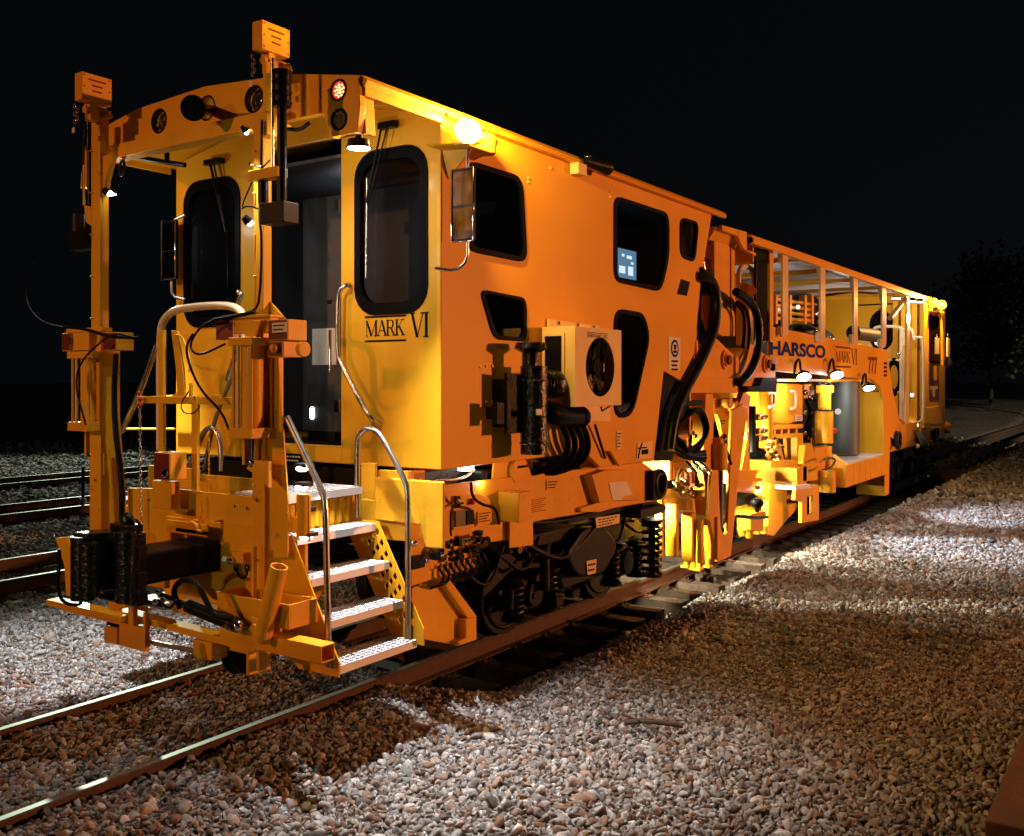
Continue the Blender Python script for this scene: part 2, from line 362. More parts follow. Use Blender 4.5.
def stonemat():
    m=bpy.data.materials.new('ballast_stone'); m.use_nodes=True; nt=m.node_tree; b=nt.nodes['Principled BSDF']; b.inputs['Roughness'].default_value=.8
    a=nt.nodes.new('ShaderNodeAttribute'); a.attribute_name='stone_tint'; g=nt.nodes.new('ShaderNodeNewGeometry')
    n=nt.nodes.new('ShaderNodeTexNoise'); n.inputs['Scale'].default_value=70; n.inputs['Detail'].default_value=4; nt.links.new(g.outputs['Position'],n.inputs['Vector'])
    mr=nt.nodes.new('ShaderNodeMapRange'); mr.inputs[1].default_value=.3; mr.inputs[2].default_value=.7; mr.inputs[3].default_value=.72; mr.inputs[4].default_value=1.2; nt.links.new(n.outputs['Fac'],mr.inputs[0])
    mx=nt.nodes.new('ShaderNodeVectorMath'); mx.operation='SCALE'; nt.links.new(a.outputs['Color'],mx.inputs[0]); nt.links.new(mr.outputs[0],mx.inputs['Scale'])
    nt.links.new(mx.outputs[0],b.inputs['Base Color']); return m
def stones():
    pts=[]
    def layer(d0,d1,sp):
        X=np.arange(-34,16,sp); Y=np.arange(.5,60,sp); gx,gy=np.meshgrid(X,Y); gx=gx+rng.uniform(-.5,.5,gx.shape)*sp; gy=gy+rng.uniform(-.5,.5,gy.shape)*sp
        dx=gx-CAMP[0]; dy=gy; d=-PS*dx+PC*dy; l=PC*dx+PS*dy
        k=(d>=d0)&(d<d1)&(np.abs(l)<d*.60+.8); gx=gx[k];gy=gy[k]
        return np.stack([gx,gy,np.full(gx.shape,sp),d[k]],1)
    L=[layer(4.6,9.5,.033),layer(9.5,14,.041),layer(14,20,.055),layer(20,30,.085),layer(30,44,.13)]
    pts=np.concatenate(L)
    # keep clear of the rails and (where dug out) thin out in the trench
    x=pts[:,0]; y=pts[:,1]; keep=np.ones(len(x),bool)
    for t in TRACKS:
        for s_ in (-.7,.7): keep&=~(np.abs(x-t-s_)<.045)
    for t in TRACKS[1:]:
        ph=((y+10*0)%.56); on=(np.abs(x-t)<1.32)&(ph<.24); keep&=~(on&(rng.random(len(x))<.82))
    ph=(y-6.2)%.56; on=(np.abs(x)<1.3)&(y>6.9)&(ph<.25); keep&=~(on&(rng.random(len(x))<.97))
    keep&=~((np.abs(x)<1.3)&(y>6.9)&(rng.random(len(x))<.25))
    pts=pts[keep]; N=len(pts); d=pts[:,3]
    def ico(sub):
        bm=bmesh.new(); bmesh.ops.create_icosphere(bm,subdivisions=sub,radius=1); V=np.array([v.co for v in bm.verts]); F=np.array([[v.index for v in f.verts] for f in bm.faces]); bm.free(); return V,F
    allV=[];allF=[];cols=[];off=0
    pal=np.array([(.36,.35,.335),(.29,.28,.265),(.44,.43,.41),(.23,.205,.185),(.28,.185,.125),(.20,.12,.075),(.10,.085,.075),(.54,.53,.51),(.33,.255,.20)]); pw=np.array([.22,.2,.15,.12,.09,.06,.06,.04,.06])
    for lo,hi,sub in ((0,7.3,2),(7.3,99,1)):
        k=(d>=lo)&(d<hi); Q=pts[k]; n=len(Q)
        Vt,Ft=ico(sub); T=[]
        for i in range(14):
            r=rng.uniform(.6,1.25,len(Vt)) if sub==1 else None
            if sub==2:
                v=Vt.copy()
                for _ in range(8):      # chop with random planes: angular crushed stone
                    nn=rng.normal(size=3); nn/=np.linalg.norm(nn); c=rng.uniform(.28,.62); dd=v@nn; v=v-np.outer(np.maximum(dd-c,0),nn)
                v*=1.42
            else:
                v=Vt*r[:,None]
                for _ in range(3):
                    nn=rng.normal(size=3); nn/=np.linalg.norm(nn); dd=v@nn; v=v-np.outer(np.maximum(dd-rng.uniform(.25,.55),0),nn)
                v*=1.12
            T.append(v)
        T=np.array(T); ti=rng.integers(0,len(T),n); v=T[ti]
        sc=np.stack([rng.uniform(.75,1.35,n),rng.uniform(.6,1.0,n),rng.uniform(.45,.8,n)],1); v=v*sc[:,None,:]
        q=rng.normal(size=(n,4)); q[:,1:3]*=.45; q/=np.linalg.norm(q,axis=1)[:,None]; a,b,c,e=q.T
        R=np.stack([1-2*(c*c+e*e),2*(b*c-a*e),2*(b*e+a*c),2*(b*c+a*e),1-2*(b*b+e*e),2*(c*e-a*b),2*(b*e-a*c),2*(c*e+a*b),1-2*(b*b+c*c)],1).reshape(-1,3,3)
        v=np.einsum('nij,nkj->nki',R,v)
        size=Q[:,2]*rng.lognormal(-.45,.30,n); size=np.where(rng.random(n)<.02,size*1.3,size)
        v=v*size[:,None,None]; z=gh(Q[:,0],Q[:,1])+size*rng.uniform(.0,.55,n)
        v=v+np.stack([Q[:,0],Q[:,1],z],1)[:,None,:]
        allV.append(v.reshape(-1,3)); allF.append((Ft[None]+np.arange(n)[:,None,None]*len(Vt)+off).reshape(-1,3)); off+=n*len(Vt)
        patch=.5+.5*np.sin(Q[:,0]*1.1+1.7*np.sin(Q[:,1]*.7))*np.sin(Q[:,1]*1.3+Q[:,0]*.6)
        inner=np.exp(-(Q[:,0]/1.3)**4)
        ci=rng.choice(len(pal),n,p=pw/pw.sum()); rusty=rng.random(n)<(.03+.06*patch+.22*inner); ci=np.where(rusty,rng.choice([3,4,5,6,8],n),ci)
        col=pal[ci]*rng.uniform(.8,1.15,n)[:,None]
        cols.append(np.repeat(np.concatenate([col,np.ones((n,1))],1),len(Vt),axis=0))
    me=bpy.data.meshes.new('ballast_stones'); V=np.concatenate(allV); F=np.concatenate(allF); fastmesh(me,V,F)
    at=me.color_attributes.new('stone_tint','FLOAT_COLOR','POINT'); at.data.foreach_set('color',np.concatenate(cols).astype(np.float32).ravel())
    me.materials.append(stonemat()); o=bpy.data.objects.new('ballast',me); COL.objects.link(o); o['kind']='stuff'
    o['label']='crushed grey and rust brown ballast stones spread around all the tracks'; o['category']='ballast'
    print('stones',N)
stones()
# ---- rails: one long rail each, profile with foot, web, head
RP=[(-.068,-.172),(.068,-.172),(.068,-.162),(.014,-.148),(.009,-.045),(.036,-.034),(.037,-.006),(.030,0),(-.030,0),(-.037,-.006),(-.036,-.034),(-.009,-.045),(-.014,-.148),(-.068,-.162)]
def rail(x,y0,y1,label,group,ztop=0):
    m=MB().m(RUST); n=len(RP); m.add([(x+a,y0,ztop+b) for a,b in RP]+[(x+a,y1,ztop+b) for a,b in RP],[tuple(range(n-1,-1,-1)),tuple(range(n,2*n))]+[(i,(i+1)%n,(i+1)%n+n,i+n) for i in range(n)])
    m.m(RTOP).box((x-.026,y0,ztop+.0015),(x+.026,y1,ztop+.003))
    o=build('rail',m,label=label,category='rail',group=group); return o
rail(.7,-14,150,'rust sided steel rail running under the near side of the yellow machine','rails of the machine track')
rail(-.7,-14,150,'bright topped rail under the far side of the yellow machine','rails of the machine track')
for i,t in enumerate(TRACKS[1:]):
    nm=('first','second','third')[i]
    rail(t+.7,-10,160,f'nearer dark rail of the {nm} empty siding left of the machine','rails of the empty sidings')
    rail(t-.7,-10,160,f'farther dark rail of the {nm} empty siding left of the machine','rails of the empty sidings')
# ---- ties
def tie_mesh(seed,lx=2.6):
    r=random.Random(seed); m=MB().m(WOOD); n=8; V=[];w_=.115
    for i in range(n+1):
        x=-lx/2+lx*i/n; j=lambda s:r.uniform(-s,s)
        V+=[(x,-w_+j(.008),-.16),(x,w_+j(.008),-.16),(x,w_-.012+j(.006),j(.005)),(x,-w_+.012+j(.006),j(.005))]
    F=[(3,2,1,0),(n*4,n*4+1,n*4+2,n*4+3)]+[(i*4+k,i*4+(k+1)%4,(i+1)*4+(k+1)%4,(i+1)*4+k) for i in range(n) for k in range(4)]
    return m.add(V,F)
protos=[]
def plate_mb(s):
    m=MB().m(RUST).box((s*.7-.17,-.085,-.0),(s*.7+.17,.085,.014))
    for q in (-1,1):
        m.cyl((s*.7+q*.11,.05,.012),(s*.7+q*.11,.05,.045),.011,n=6); m.box((s*.7+q*.095,-.06,.012),(s*.7+q*.125,-.03,.035))
    return m
def make_tie(i):
    o=build('wooden_tie',tie_mesh(i),base=(0,0,0)); o['category']='railway tie'; o['label']='x'
    for s in (-1,1): build('tie_plate',plate_mb(s),o)
    return o
protos=[make_tie(i) for i in range(4)]; usedp=set()
def place_tie(k,x,y,z,rz,label,group):
    p=protos[k%4]
    if k%4 not in usedp: usedp.add(k%4); c=p
    else:
        c=p.copy(); COL.objects.link(c)
        for ch in p.children: d=ch.copy(); COL.objects.link(d); d.parent=c
    c.location=(x,y,z); c.rotation_euler=(0,0,rz); c['label']=label; c['group']=group; return c
TZ=-.19
k=0
for i in range(46):
    y=6.32+.56*i
    if 0<=i: 
        place_tie(k,random.uniform(-.03,.05),y,TZ,random.uniform(-.012,.012),'weathered dark wooden tie under the rails of the yellow machine','ties under the machine track'); k+=1
for ti,t in enumerate(TRACKS[1:]):
    nm=('first','second','third')[ti]
    n={0:40,1:46,2:50}[ti]
    for i in range(n):
        y=(5.6+.56*i if ti==0 else 7.9+.56*i if ti==1 else 10.1+.56*i)
        y=math.floor(y/.56)*.56+.12
        place_tie(k,t+random.uniform(-.03,.03),y,TZ+.015,random.uniform(-.01,.01),f'dark wooden tie of the {nm} empty siding, half sunk in ballast',f'ties of the {nm} empty siding'); k+=1
# red painted tie end on one tie beside the bogie
tp=P(694,612,z=-.23)
# ---- things lying about
m=MB().m(mat('old_timber',(.16,.07,.035),.8,var=.3,bump=.6)).box((5.25,6.1,-.19),(5.75,8.6,-.05)); build('timber_beam',m,bevel=.01,label='brown timber beam lying on gravel at bottom right corner',category='timber')
def twig(p,q,label):
    pts=[Vector(p).lerp(Vector(q),i/6)+Vector((random.uniform(-.03,.03),random.uniform(-.03,.03),random.uniform(.0,.03))) for i in range(7)]
    m=MB().m(WOOD).tube(pts,.008,6); build('twig',m,label=label,category='twig')
a_=P(628,715,z=-.08);b_=P(668,738,z=-.08); twig(a_,b_,'thin bent twig lying on pale gravel beside the bogie')
m=MB().m(WOOD); c_=P(655,726,z=-.1); m.tube([c_+Vector((-.22,-.06,0)),c_+Vector((-.05,0,.03)),c_+Vector((.18,.1,.01))],.02,8,1); build('wood_chunk',m,label='split chunk of old wood on gravel below the bogie',category='wood')
# low marker post beside the sidings
pp=P(83,512,z=-.17); m=MB().m(GRY).cyl((pp.x,pp.y,-.2),(pp.x,pp.y,.75),.03,n=8); m.m(LBLW).box((pp.x-.09,pp.y-.02,.0),(pp.x+.09,pp.y+.02,.10)); build('marker_post',m,label='short dark marker post with white tag between the sidings',category='post')
# ================================================================ THE MACHINE
MC=thing('track_tamper','long yellow rail maintenance machine with work lamps lit, front cab porch and canopied rear bay','rail machine',(0,15,0))
XS=1.6; FY=5.75; AY=4.84; MY=4.6; ZR=Vector((0,0,1))
def part(name,m,bevel=0,**k): return build(name,m,MC,bevel,**k)
def S(pts,x=XS): return PL(pts,x=x)
# ---------------- main cab shell
cab=MB().m(YEL)
side=S([(443,111.5),(712,214),(701,281),(693,371),(683,382),(664,371),(654,461),(600,467),(585,452),(443,470)])
z0=side[-1].z; side=[Vector((XS,FY,side[0].z))]+side[1:-1]+[Vector((XS,FY,z0))]
W1=roundpoly(S([(467,161),(521,178),(526,262),(467,250)]),.13)
W2=roundpoly(S([(480,290),(525,299),(525,341),(494,338)]),.09)
W3=roundpoly(S([(614,196),(668,214),(668,258),(660,291),(614,281)]),.14)
W4=roundpoly(S([(680,218),(698,223),(694,262),(680,256)]),.12)
W5=roundpoly(S([(614,309),(643,314),(649,337),(632,415),(614,418)]),.18)
cab.prism([p+Vector((0,0,0)) for p in side],(-.05,0,0),[W1,W2,W3,W4,W5])
# front wall with doorway and two windows
XL=-1.52
dl,dr=P(262,300,y=FY).x,P(341,300,y=FY).x; dz0,dz1=P(340,446,y=FY).z,P(330,139,y=FY).z
FWr=rrect(P(356,0,y=FY).x,P(427.5,0,y=FY).x,P(390,313,y=FY).z,P(392,149,y=FY).z,.21)
FWl=rrect(P(185,0,y=FY).x,P(240,0,y=FY).x,P(210,326,y=FY).z,P(212,180,y=FY).z,.2)
toV=lambda L:[Vector((a,FY,b)) for a,b in L]
rightp=[Vector((dr,FY,z0)),Vector((XS-.0,FY,z0)),Vector((XS,FY,4.46)),Vector((1.0,FY,4.58)),Vector((dr,FY,4.62))]
leftp=[Vector((XL,FY,z0)),Vector((dl,FY,z0)),Vector((dl,FY,4.64)),Vector((-.8,FY,4.6)),Vector((XL,FY,4.46))]
cab.prism([p-Vector((.0008 if p.x>1.5 else 0,.0015,0)) for p in rightp],(0,.05,0),[[v-Vector((0,.0015,0)) for v in toV(FWr)]])
cab.prism(leftp,(0,.05,0),[toV(FWl)])
cab.box((dl,FY,z0),(dr,FY+.05,dz0)); cab.box((dl,FY,dz1),(dr,FY+.05,4.63))
# far side wall, rear wall, belly
cab.box((XL,FY+.05,z0),(XL+.05,11.0,4.45))
cab.box((XL+.05,10.45,z0+.05),(XS-.06,10.5,4.42))
cab.box((XL+.06,FY+.051,z0+.0),(XS-.055,10.4,z0+.06))
CAB=part('cab_body',cab,.008)
# black recess panel + dark notch on side
m=MB().m(BLK).prism(S([(664.5,372),(683,383),(690,391),(672,461),(655,461)],1.56),(-.03,0,0)); m.prism(S([(681,279),(690,282),(687,296),(677,294)],1.603),(-.004,0,0)); build('black_infill_panel',m,CAB)
# roof
arch=[(1.66,4.47),(1.62,4.51),(.96,4.63),(.04,4.70),(-.81,4.66),(-1.31,4.57),(-1.6,4.47)]
rf=MB().m(YEL).prism([Vector((x,AY+.03,z)) for x,z in arch]+[Vector((x*.985,AY+.03,z-.045)) for x,z in reversed(arch)],(0,6.42,0))
rf.box((1.61,AY+.04,4.37),(1.635,FY-.01,4.465))          # side valance over the porch
rf.box((1.606,FY,4.43),(1.665,11.26,4.452))               # drip rail
rf.box((-1.6,AY+.04,4.37),(-1.575,FY-.01,4.465))
for y in (5.3,): rf.box((-1.5,y,4.45),(1.55,y+.05,4.5))
ROOF=build('roof',rf,CAB,.006)
# fascia with lamps
def A(px,py): return P(px,py,y=AY)
fas=[Vector((1.61,AY,4.505)),Vector((.96,AY,4.625)),Vector((.04,AY,4.695)),Vector((-.81,AY,4.655)),Vector((-1.31,AY,4.565)),Vector((-1.55,AY,4.48)),Vector((-1.6,AY,4.1)),Vector((-1.35,AY,4.1)),Vector((-1.2,AY,4.3)),
     Vector((A(323,114).x,AY,4.3)),Vector((A(331,139).x,AY,4.12)),Vector((A(357,135).x,AY,4.12)),Vector((A(360,110).x,AY,4.3))]
def ringh(c,r,n=20,sx=1): return [Vector((c.x+r*sx*math.cos(2*math.pi*i/n),AY,c.z+r*math.sin(2*math.pi*i/n))) for i in range(n)]
h1,h2,hn=A(159,121),A(254,99),A(207,108); r1,r2=A(338.5,90),A(339,119.5)
fm=MB().m(YEL).prism(fas,(0,.06,0),[ringh(h1,.095),ringh(h2,.098),ringh(hn,.09),ringh(r1,.066),ringh(r2,.066)])
fm.prism([Vector((A(359,0).x-.02,AY+.06,4.12)),Vector((A(359,0).x+.005,AY+.06,4.12)),Vector((1.6,AY+.06,4.47)),Vector((1.57,AY+.06,4.47))],(0,.10,0))
FAS=build('roof_fascia',fm,CAB,.005)
for c,r,nm in ((h1,.093,'headlight'),(h2,.096,'headlight')):
    m=MB().m(BLK).ring((c.x,AY+.005,c.z),(0,1,0),r,.010,24,6); m.cyl((c.x,AY+.08,c.z),(c.x,AY+.09,c.z),r+.01,n=24)
    H=build(nm,m,MC); m=MB().m(LENS).sph((c.x,AY+.062,c.z),r*.93,20,8,(1,.3,1)); build('reflector',m,H)
    m=MB().m(CHR)
    for i in range(7): m.cb((c.x-.06+i*.02,AY+.028,c.z-.05+.01*(i%2)),(.007,.006,.02))
    m.cb((c.x+.01,AY+.028,c.z+.01),(.1,.006,.012)); m.ring((c.x,AY+.03,c.z),(0,1,0),r*.72,.004,20,5); build('lamp_fitting',m,H)
m=MB().m(BLK).ring((r1.x,AY,r1.z),(0,1,0),.068,.010,24,6); Hh=build('tail_light',m,MC); m=MB().m(LEDR).cyl((r1.x,AY+.012,r1.z),(r1.x,AY+.03,r1.z),.062,n=24); build('red_lens',m,Hh)
m=MB().m(LEDRD)
for R_,n in ((0,1),(.020,5),(.041,9)):
    for i in range(n): t=2*math.pi*i/n+.3; m.cyl((r1.x+R_*math.cos(t),AY+.006,r1.z+R_*math.sin(t)),(r1.x+R_*math.cos(t),AY+.012,r1.z+R_*math.sin(t)),.0065,n=8)
build('led_dots',m,Hh)
m=MB().m(BLK).ring((r2.x,AY,r2.z),(0,1,0),.068,.010,24,6); Hh=build('marker_light',m,MC); m=MB().m(GRY).cyl((r2.x,AY+.012,r2.z),(r2.x,AY+.03,r2.z),.062,n=24); m.m(CREAM)
for i in range(-4,5):
    for j in range(-5,6):
        if (i*.0125)**2+(j*.0105)**2<.054**2: m.cyl((r2.x+i*.0125,AY+.006,r2.z+j*.0105),(r2.x+i*.0125,AY+.012,r2.z+j*.0105),.0038,n=6)
build('honeycomb_lens',m,Hh)
# horn
m=MB().m(BLK); c=P(193,108,y=4.5); b=Vector((hn.x,AY+.1,hn.z)); 
pr=[(0,.088),(.03,.083),(.09,.065),(.16,.045),(.45,.036)]; dd=(b-c).normalized(); Lh=(b-c).length
for (t0,ra),(t1,rb) in zip(pr[:-1],pr[1:]): m.cyl(c+dd*t0,c+dd*min(t1,Lh),ra,rb,24,False)
m.m(RUB).cyl(c+dd*.02,c+dd*.028,.08,n=24); m.ring(c,dd,.088,.005,24,6); m.ring((hn.x,AY,hn.z),(0,1,0),.092,.006,24,6); part('horn',m)
# porch lamp (round LED) and twin on the far side
def round_lamp(c,name='work_lamp',r=.085,tilt=(0,0,-1)):
    c=Vector(c);t=Vector(tilt).normalized()
    m=MB().m(BLK).cyl(c-t*.05,c,r*.9,r,20); m.ring(c,t,r,.008,20,6); m.cyl(c-t*.12,c-t*.05,.02,.03,10)
    for i in range(8):
        a=2*math.pi*i/8; u=t.orthogonal().normalized(); w_=t.cross(u); q=u*math.cos(a)+w_*math.sin(a); m.cyl(c-t*.055+q*r*.6,c-t*.01+q*r*.95,.004,n=4)
    o=part(name,m); build('lens',MB().m(LEDW).cyl(c+t*.001,c+t*.006,r*.93,n=24),o); return o
lc=P(359,147.5,y=4.97); round_lamp(lc)
lc2=Vector((-1.42,4.97,lc.z)); round_lamp(lc2)
spot('porch_lamp_light',lc+Vector((0,0,-.02)),lc+Vector((.20,.10,-1)),1150,COOL2,60,1,.05)
spot('porch_lamp_light',lc2+Vector((0,0,-.02)),lc2+Vector((-.20,.06,-1)),1500,COOL2,64,1,.05)
point('porch_lamp_glow',lc+Vector((.0,0,-.12)),9,WHT,.05); point('porch_lamp_glow',lc2+Vector((0,0,-.12)),9,WHT,.05)
# ---------------- windows
WF1=window(CAB,W1,(1,0,0)); window(CAB,W2,(1,0,0),wid=.03); window(CAB,W3,(1,0,0)); window(CAB,W4,(1,0,0),wid=.03); window(CAB,W5,(1,0,0),wid=.035)
f=window(CAB,toV(FWr),(0,-1,0),wid=.085,label='large rounded windscreen beside the cab door'); f2=window(CAB,toV(FWl),(0,-1,0),wid=.085)
def bolts(L,par):
    m=MB().m(CHR); c=sum(L,Vector())/len(L); k=len(L)
    per=[(L[i],L[(i+1)%k]) for i in range(k)]; tot=sum((b-a).length for a,b in per); s=0; nxt=0
    for a,b in per:
        l=(b-a).length
        while nxt<=s+l and l>1e-6:
            p=a.lerp(b,(nxt-s)/l); p=p+(c-p).normalized()*.035; m.cyl(p+Vector((0,-.016,0)),p+Vector((0,-.022,0)),.007,n=6); nxt+=.21
        s+=l
    build('frame_bolts',m,par)
# wipers
def wiper(px,py0,py1,ax,y=FY-.04,par=None):
    t=P(ax,py0,y=y-.02); a=P(px,(py0+py1)/2,y=y-.015); m=MB().m(BLK); m.tube([t+Vector((-.03,0,0)),a+Vector((-.01,-.01,0))],.008,6); m.tube([t+Vector((.03,0,0)),a+Vector((.015,-.01,0))],.006,6); m.cb(t+Vector((.03,.01,.02)),(.17,.05,.05))
    m.m(STL).tube([P(px-1,(py0+py1)/2+(-25 if py1-py0<260 else 0),y=y-.01),P(px-2,py1,y=y-.01)],.007,6); return part('wiper',m)
wiper(368,128,278,384); 
t=P(210,163,y=FY-.06); a=P(226,232,y=FY-.05); m=MB().m(BLK).tube([t,a],.012,6); m.tube([t+Vector((.05,0,0)),a],.008,6); m.cb(t+Vector((.03,.02,.01)),(.22,.06,.045)); m.tube([a,P(228,228,y=FY-.05),P(228,288,y=FY-.05)],.009,6); part('wiper',m)
m=MB().m(BLK).tube([P(115,153,y=4.9),P(165,162,y=4.95),P(185,165,y=5.0)],.02,8,1); m.tube([P(167,150,y=4.95),P(167,163,y=4.95)],.02,8); m.tube([P(288,129,y=5.1),P(300,130,y=5.1),P(309,123,y=5.1)],.015,8,1); part('roof_cable',m)
# MARK VI on front
m=MB().m(BLKL); a=P(367,336.5,y=FY); h=.125; x=serif('MARK',m,a,(1,0,0),(0,0,1),h,.93)
for z in (-.045,h+.02): m.prism([a+Vector((-.02,-.004,z)),a+Vector((x+.01,-.004,z)),a+Vector((x+.01,-.004,z+.014)),a+Vector((-.02,-.004,z+.014))],(0,-.001,0))
serif('VI',m,a+Vector((x+.06,0,-.02)),(1,0,0),(0,0,1),.19,.85); build('lettering',m,CAB)
# door sill sign
label_plate(CAB,[P(286,453,y=FY),P(303,454,y=FY),P(303,464,y=FY),P(286,463,y=FY)],(0,-1,0),BLKL,2,LBLW,'step_sign')
# interior
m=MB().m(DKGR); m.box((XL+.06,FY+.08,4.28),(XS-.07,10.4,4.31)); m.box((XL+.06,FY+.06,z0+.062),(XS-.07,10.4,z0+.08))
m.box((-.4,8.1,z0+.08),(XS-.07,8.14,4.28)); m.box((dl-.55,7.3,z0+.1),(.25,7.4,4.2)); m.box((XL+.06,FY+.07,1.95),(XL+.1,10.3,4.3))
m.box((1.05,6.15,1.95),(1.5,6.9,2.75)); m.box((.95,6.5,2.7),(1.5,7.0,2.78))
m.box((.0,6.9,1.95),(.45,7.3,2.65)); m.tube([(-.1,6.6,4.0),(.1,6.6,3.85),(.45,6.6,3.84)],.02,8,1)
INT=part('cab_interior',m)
m=MB().m(BLK).box((.85,6.9,2.55),(1.35,7.35,2.68)); m.box((.85,7.35,2.55),(1.35,7.47,3.35)); m.cyl((1.1,7.1,1.9),(1.1,7.1,2.55),.06); m.box((.82,6.95,2.85),(.88,7.35,2.9)); build('seat',m,INT,.03)
m=MB().m(GRY).ring((1.15,6.55,3.0),(0,-.5,1),.17,.012,24,8); m.cyl((1.15,6.6,2.75),(1.15,6.56,3.0),.025); build('steering_wheel',m,INT)
q_=P(313,365,y=6.3); m=MB().m(LBLW).box((q_.x,6.29,q_.z),(P(337,365,y=6.3).x,6.30,P(313,329,y=6.3).z)); m.m(DKGR).box((P(303,365,y=6.3).x,6.301,2.0),(1.0,6.32,4.1)); build('paper_notice',m,INT)
q_=P(312.5,413,y=6.3); m=MB().m(LEDS).prism([Vector((a,6.29,b)) for a,b in rrect(q_.x-.022,q_.x+.022,q_.z-.055,q_.z+.055,.02)],(0,.01,0)); m.m(BLK).box((q_.x-.06,6.301,q_.z-.25),(q_.x+.28,6.33,q_.z+.26)); build('door_reflection',m,INT)  # glowing oval painted in as a reflection, over a black door panel
sp=P(627,264,x=1.15); m=MB().m(BLK).box((1.1,sp.y-.24,sp.z-.2),(1.14,sp.y+.3,sp.z+.2)); MON=build('monitor',m,INT)
m=MB().m(SCRN).box((1.141,sp.y-.2,sp.z-.16),(1.143,sp.y+.24,sp.z+.16)); build('screen',m,MON); m=MB().m(SCRW)
for dy,dz,ry,rz in ((.07,.08,.06,.018),(-.1,-.07,.07,.04),(.1,-.07,.06,.05),(-.08,.09,.03,.015),(.14,.02,.03,.012)): m.box((1.1435,sp.y+dy-ry,sp.z+dz-rz),(1.145,sp.y+dy+ry,sp.z+dz+rz))
build('screen_picture',m,MON)
point('cab_interior_fill',(-.2,6.6,3.9),2.6,(.8,.88,1),.1)  # unseen lamp added to lift the dark cab interior
# ---------------- side fittings
m=MB().m(BLKG)   # air cleaner
X1=XS+.21
ac=S([(534,366),(534,454)],X1); yc=ac[0].y; m.cyl((X1,yc,ac[1].z),(X1,yc,ac[0].z),.112,n=24); m.ring((X1,yc,ac[1].z+.09),(0,0,1),.112,.01,24,6); m.ring((X1,yc,ac[0].z-.12),(0,0,1),.114,.008,24,6)
m.cyl((X1,yc-.05,ac[0].z),(X1,yc-.05,ac[0].z+.12),.06,n=16)
for i in range(7): m.cb((X1+.058*math.cos(i),yc-.05+.058*math.sin(i),ac[0].z+.06),(.012,.012,.12))
m.cyl((X1,yc-.05,ac[0].z+.11),(X1,yc-.05,ac[0].z+.14),.08,.135,20); m.cyl((X1,yc-.05,ac[0].z+.14),(X1,yc-.05,ac[0].z+.19),.135,.12,20)
e=P(551,384,x=X1); m.cyl((X1-.02,yc+.08,e.z),(X1-.02,e.y+.05,e.z),.085,n=18); m.sph((X1-.02,e.y+.06,e.z),.125,18,12); 
for i in range(4): m.ring((X1-.02,yc+.14+i*.05,e.z),(0,1,0),.095,.010,18,6)
ACL=part('air_cleaner',m)
m=MB().m(BLK); q=S([(504,373),(527,376),(527,432),(504,434)],XS+.13); m.prism(q,(.03,0,0)); m.box((XS,q[0].y+.02,q[2].z+.05),(XS+.13,q[1].y,q[0].z-.05)); q2=S([(492,402),(499,403),(499,424),(492,424)],XS+.12); m.prism(q2,(.05,0,0)); m.box((XS+.06,q2[0].y,q2[2].z+.04),(XS+.12,q[0].y,q2[0].z-.04))
m.m(CHR)
for a_ in ((509,379),(522,381),(509,428),(522,427)): b_=P(*a_,x=XS+.16); m.cyl(b_,b_+Vector((.012,0,0)),.017,n=8)
build('mounting_plate',m,ACL)
m=MB().m(LBLW).prism(S([(537,409),(542,409),(542,415),(537,415)],XS+.325),(-.01,0,0)); build('label_plate',m,ACL)
m=MB().m(RUB); hp=[P(544,409,x=XS+.22),P(552,414,x=XS+.28),P(563,417,x=XS+.24),P(580,417,x=XS+.16)]; m.tube(hp,.085,14,2)
for i in range(9): q=hp[0].lerp(hp[-1],(i+.5)/9); q.z-=.02; m.ring(q,(hp[-1]-hp[0]),.087,.006,14,5)
m.sph(hp[-1],.1,14,8)
for i,(xa,xb) in enumerate(((560,545),(567,560),(574,563),(580,566))):
    m.tube([P(xa,420,x=XS+.15),P(xa+9,440,x=XS+.2),P(xa+6,458,x=XS+.12),P(xb,470,x=XS-.05),P(xb-20,474,x=XS-.2)],.03,8,2)
part('intake_hose',m)
# radiator / AC unit
m=MB().m(CREAM); q=S([(547,319),(598,326),(598,407),(609,407),(609,422),(563,421),(547,417)],XS+.012); m.prism(q,(.018,0,0))
xf=XS+.36; fr=S([(575,326),(621.5,331),(621.5,404),(575,407)],xf); y0,y1=fr[0].y,fr[1].y; zb,zt=fr[2].z-.01,fr[0].z
fc=P(600.5,367,x=xf); fcr=(fc.z-P(600.5,396.5,x=xf).z)
circ=[Vector((xf,fc.y+fcr*math.cos(2*math.pi*i/32),fc.z+fcr*math.sin(2*math.pi*i/32))) for i in range(32)]
m.prism([Vector((xf,y0,zb)),Vector((xf,y1,zb)),Vector((xf,y1,zt)),Vector((xf,y0,zt))],(-.02,0,0),[circ])
m.box((XS+.03,y0,zb),(xf-.02,y0+.02,zt)); m.box((XS+.03,y1-.02,zb),(xf-.02,y1,zt)); m.box((XS+.03,y0+.02,zb),(xf-.02,y1-.02,zb+.02)); m.box((XS+.03,y0+.02,zt-.02),(xf-.02,y1-.02,zt))
AC=part('cooler_unit',m,.004)
m=MB().m(BLK).box((XS+.07,y0-.012,zb+.18),(XS+.24,y0-.002,zt-.08)); m.m(CREAM)
for a,b,c_,d_ in ((XS+.045,XS+.07,zb+.155,zt-.055),(XS+.24,XS+.265,zb+.155,zt-.055)): m.box((a,y0-.02,c_),(b,y0-.002,d_))
m.box((XS+.07,y0-.02,zt-.08),(XS+.24,y0-.002,zt-.055)); m.box((XS+.07,y0-.02,zb+.155),(XS+.24,y0-.002,zb+.18)); build('intake_grille',m,AC)
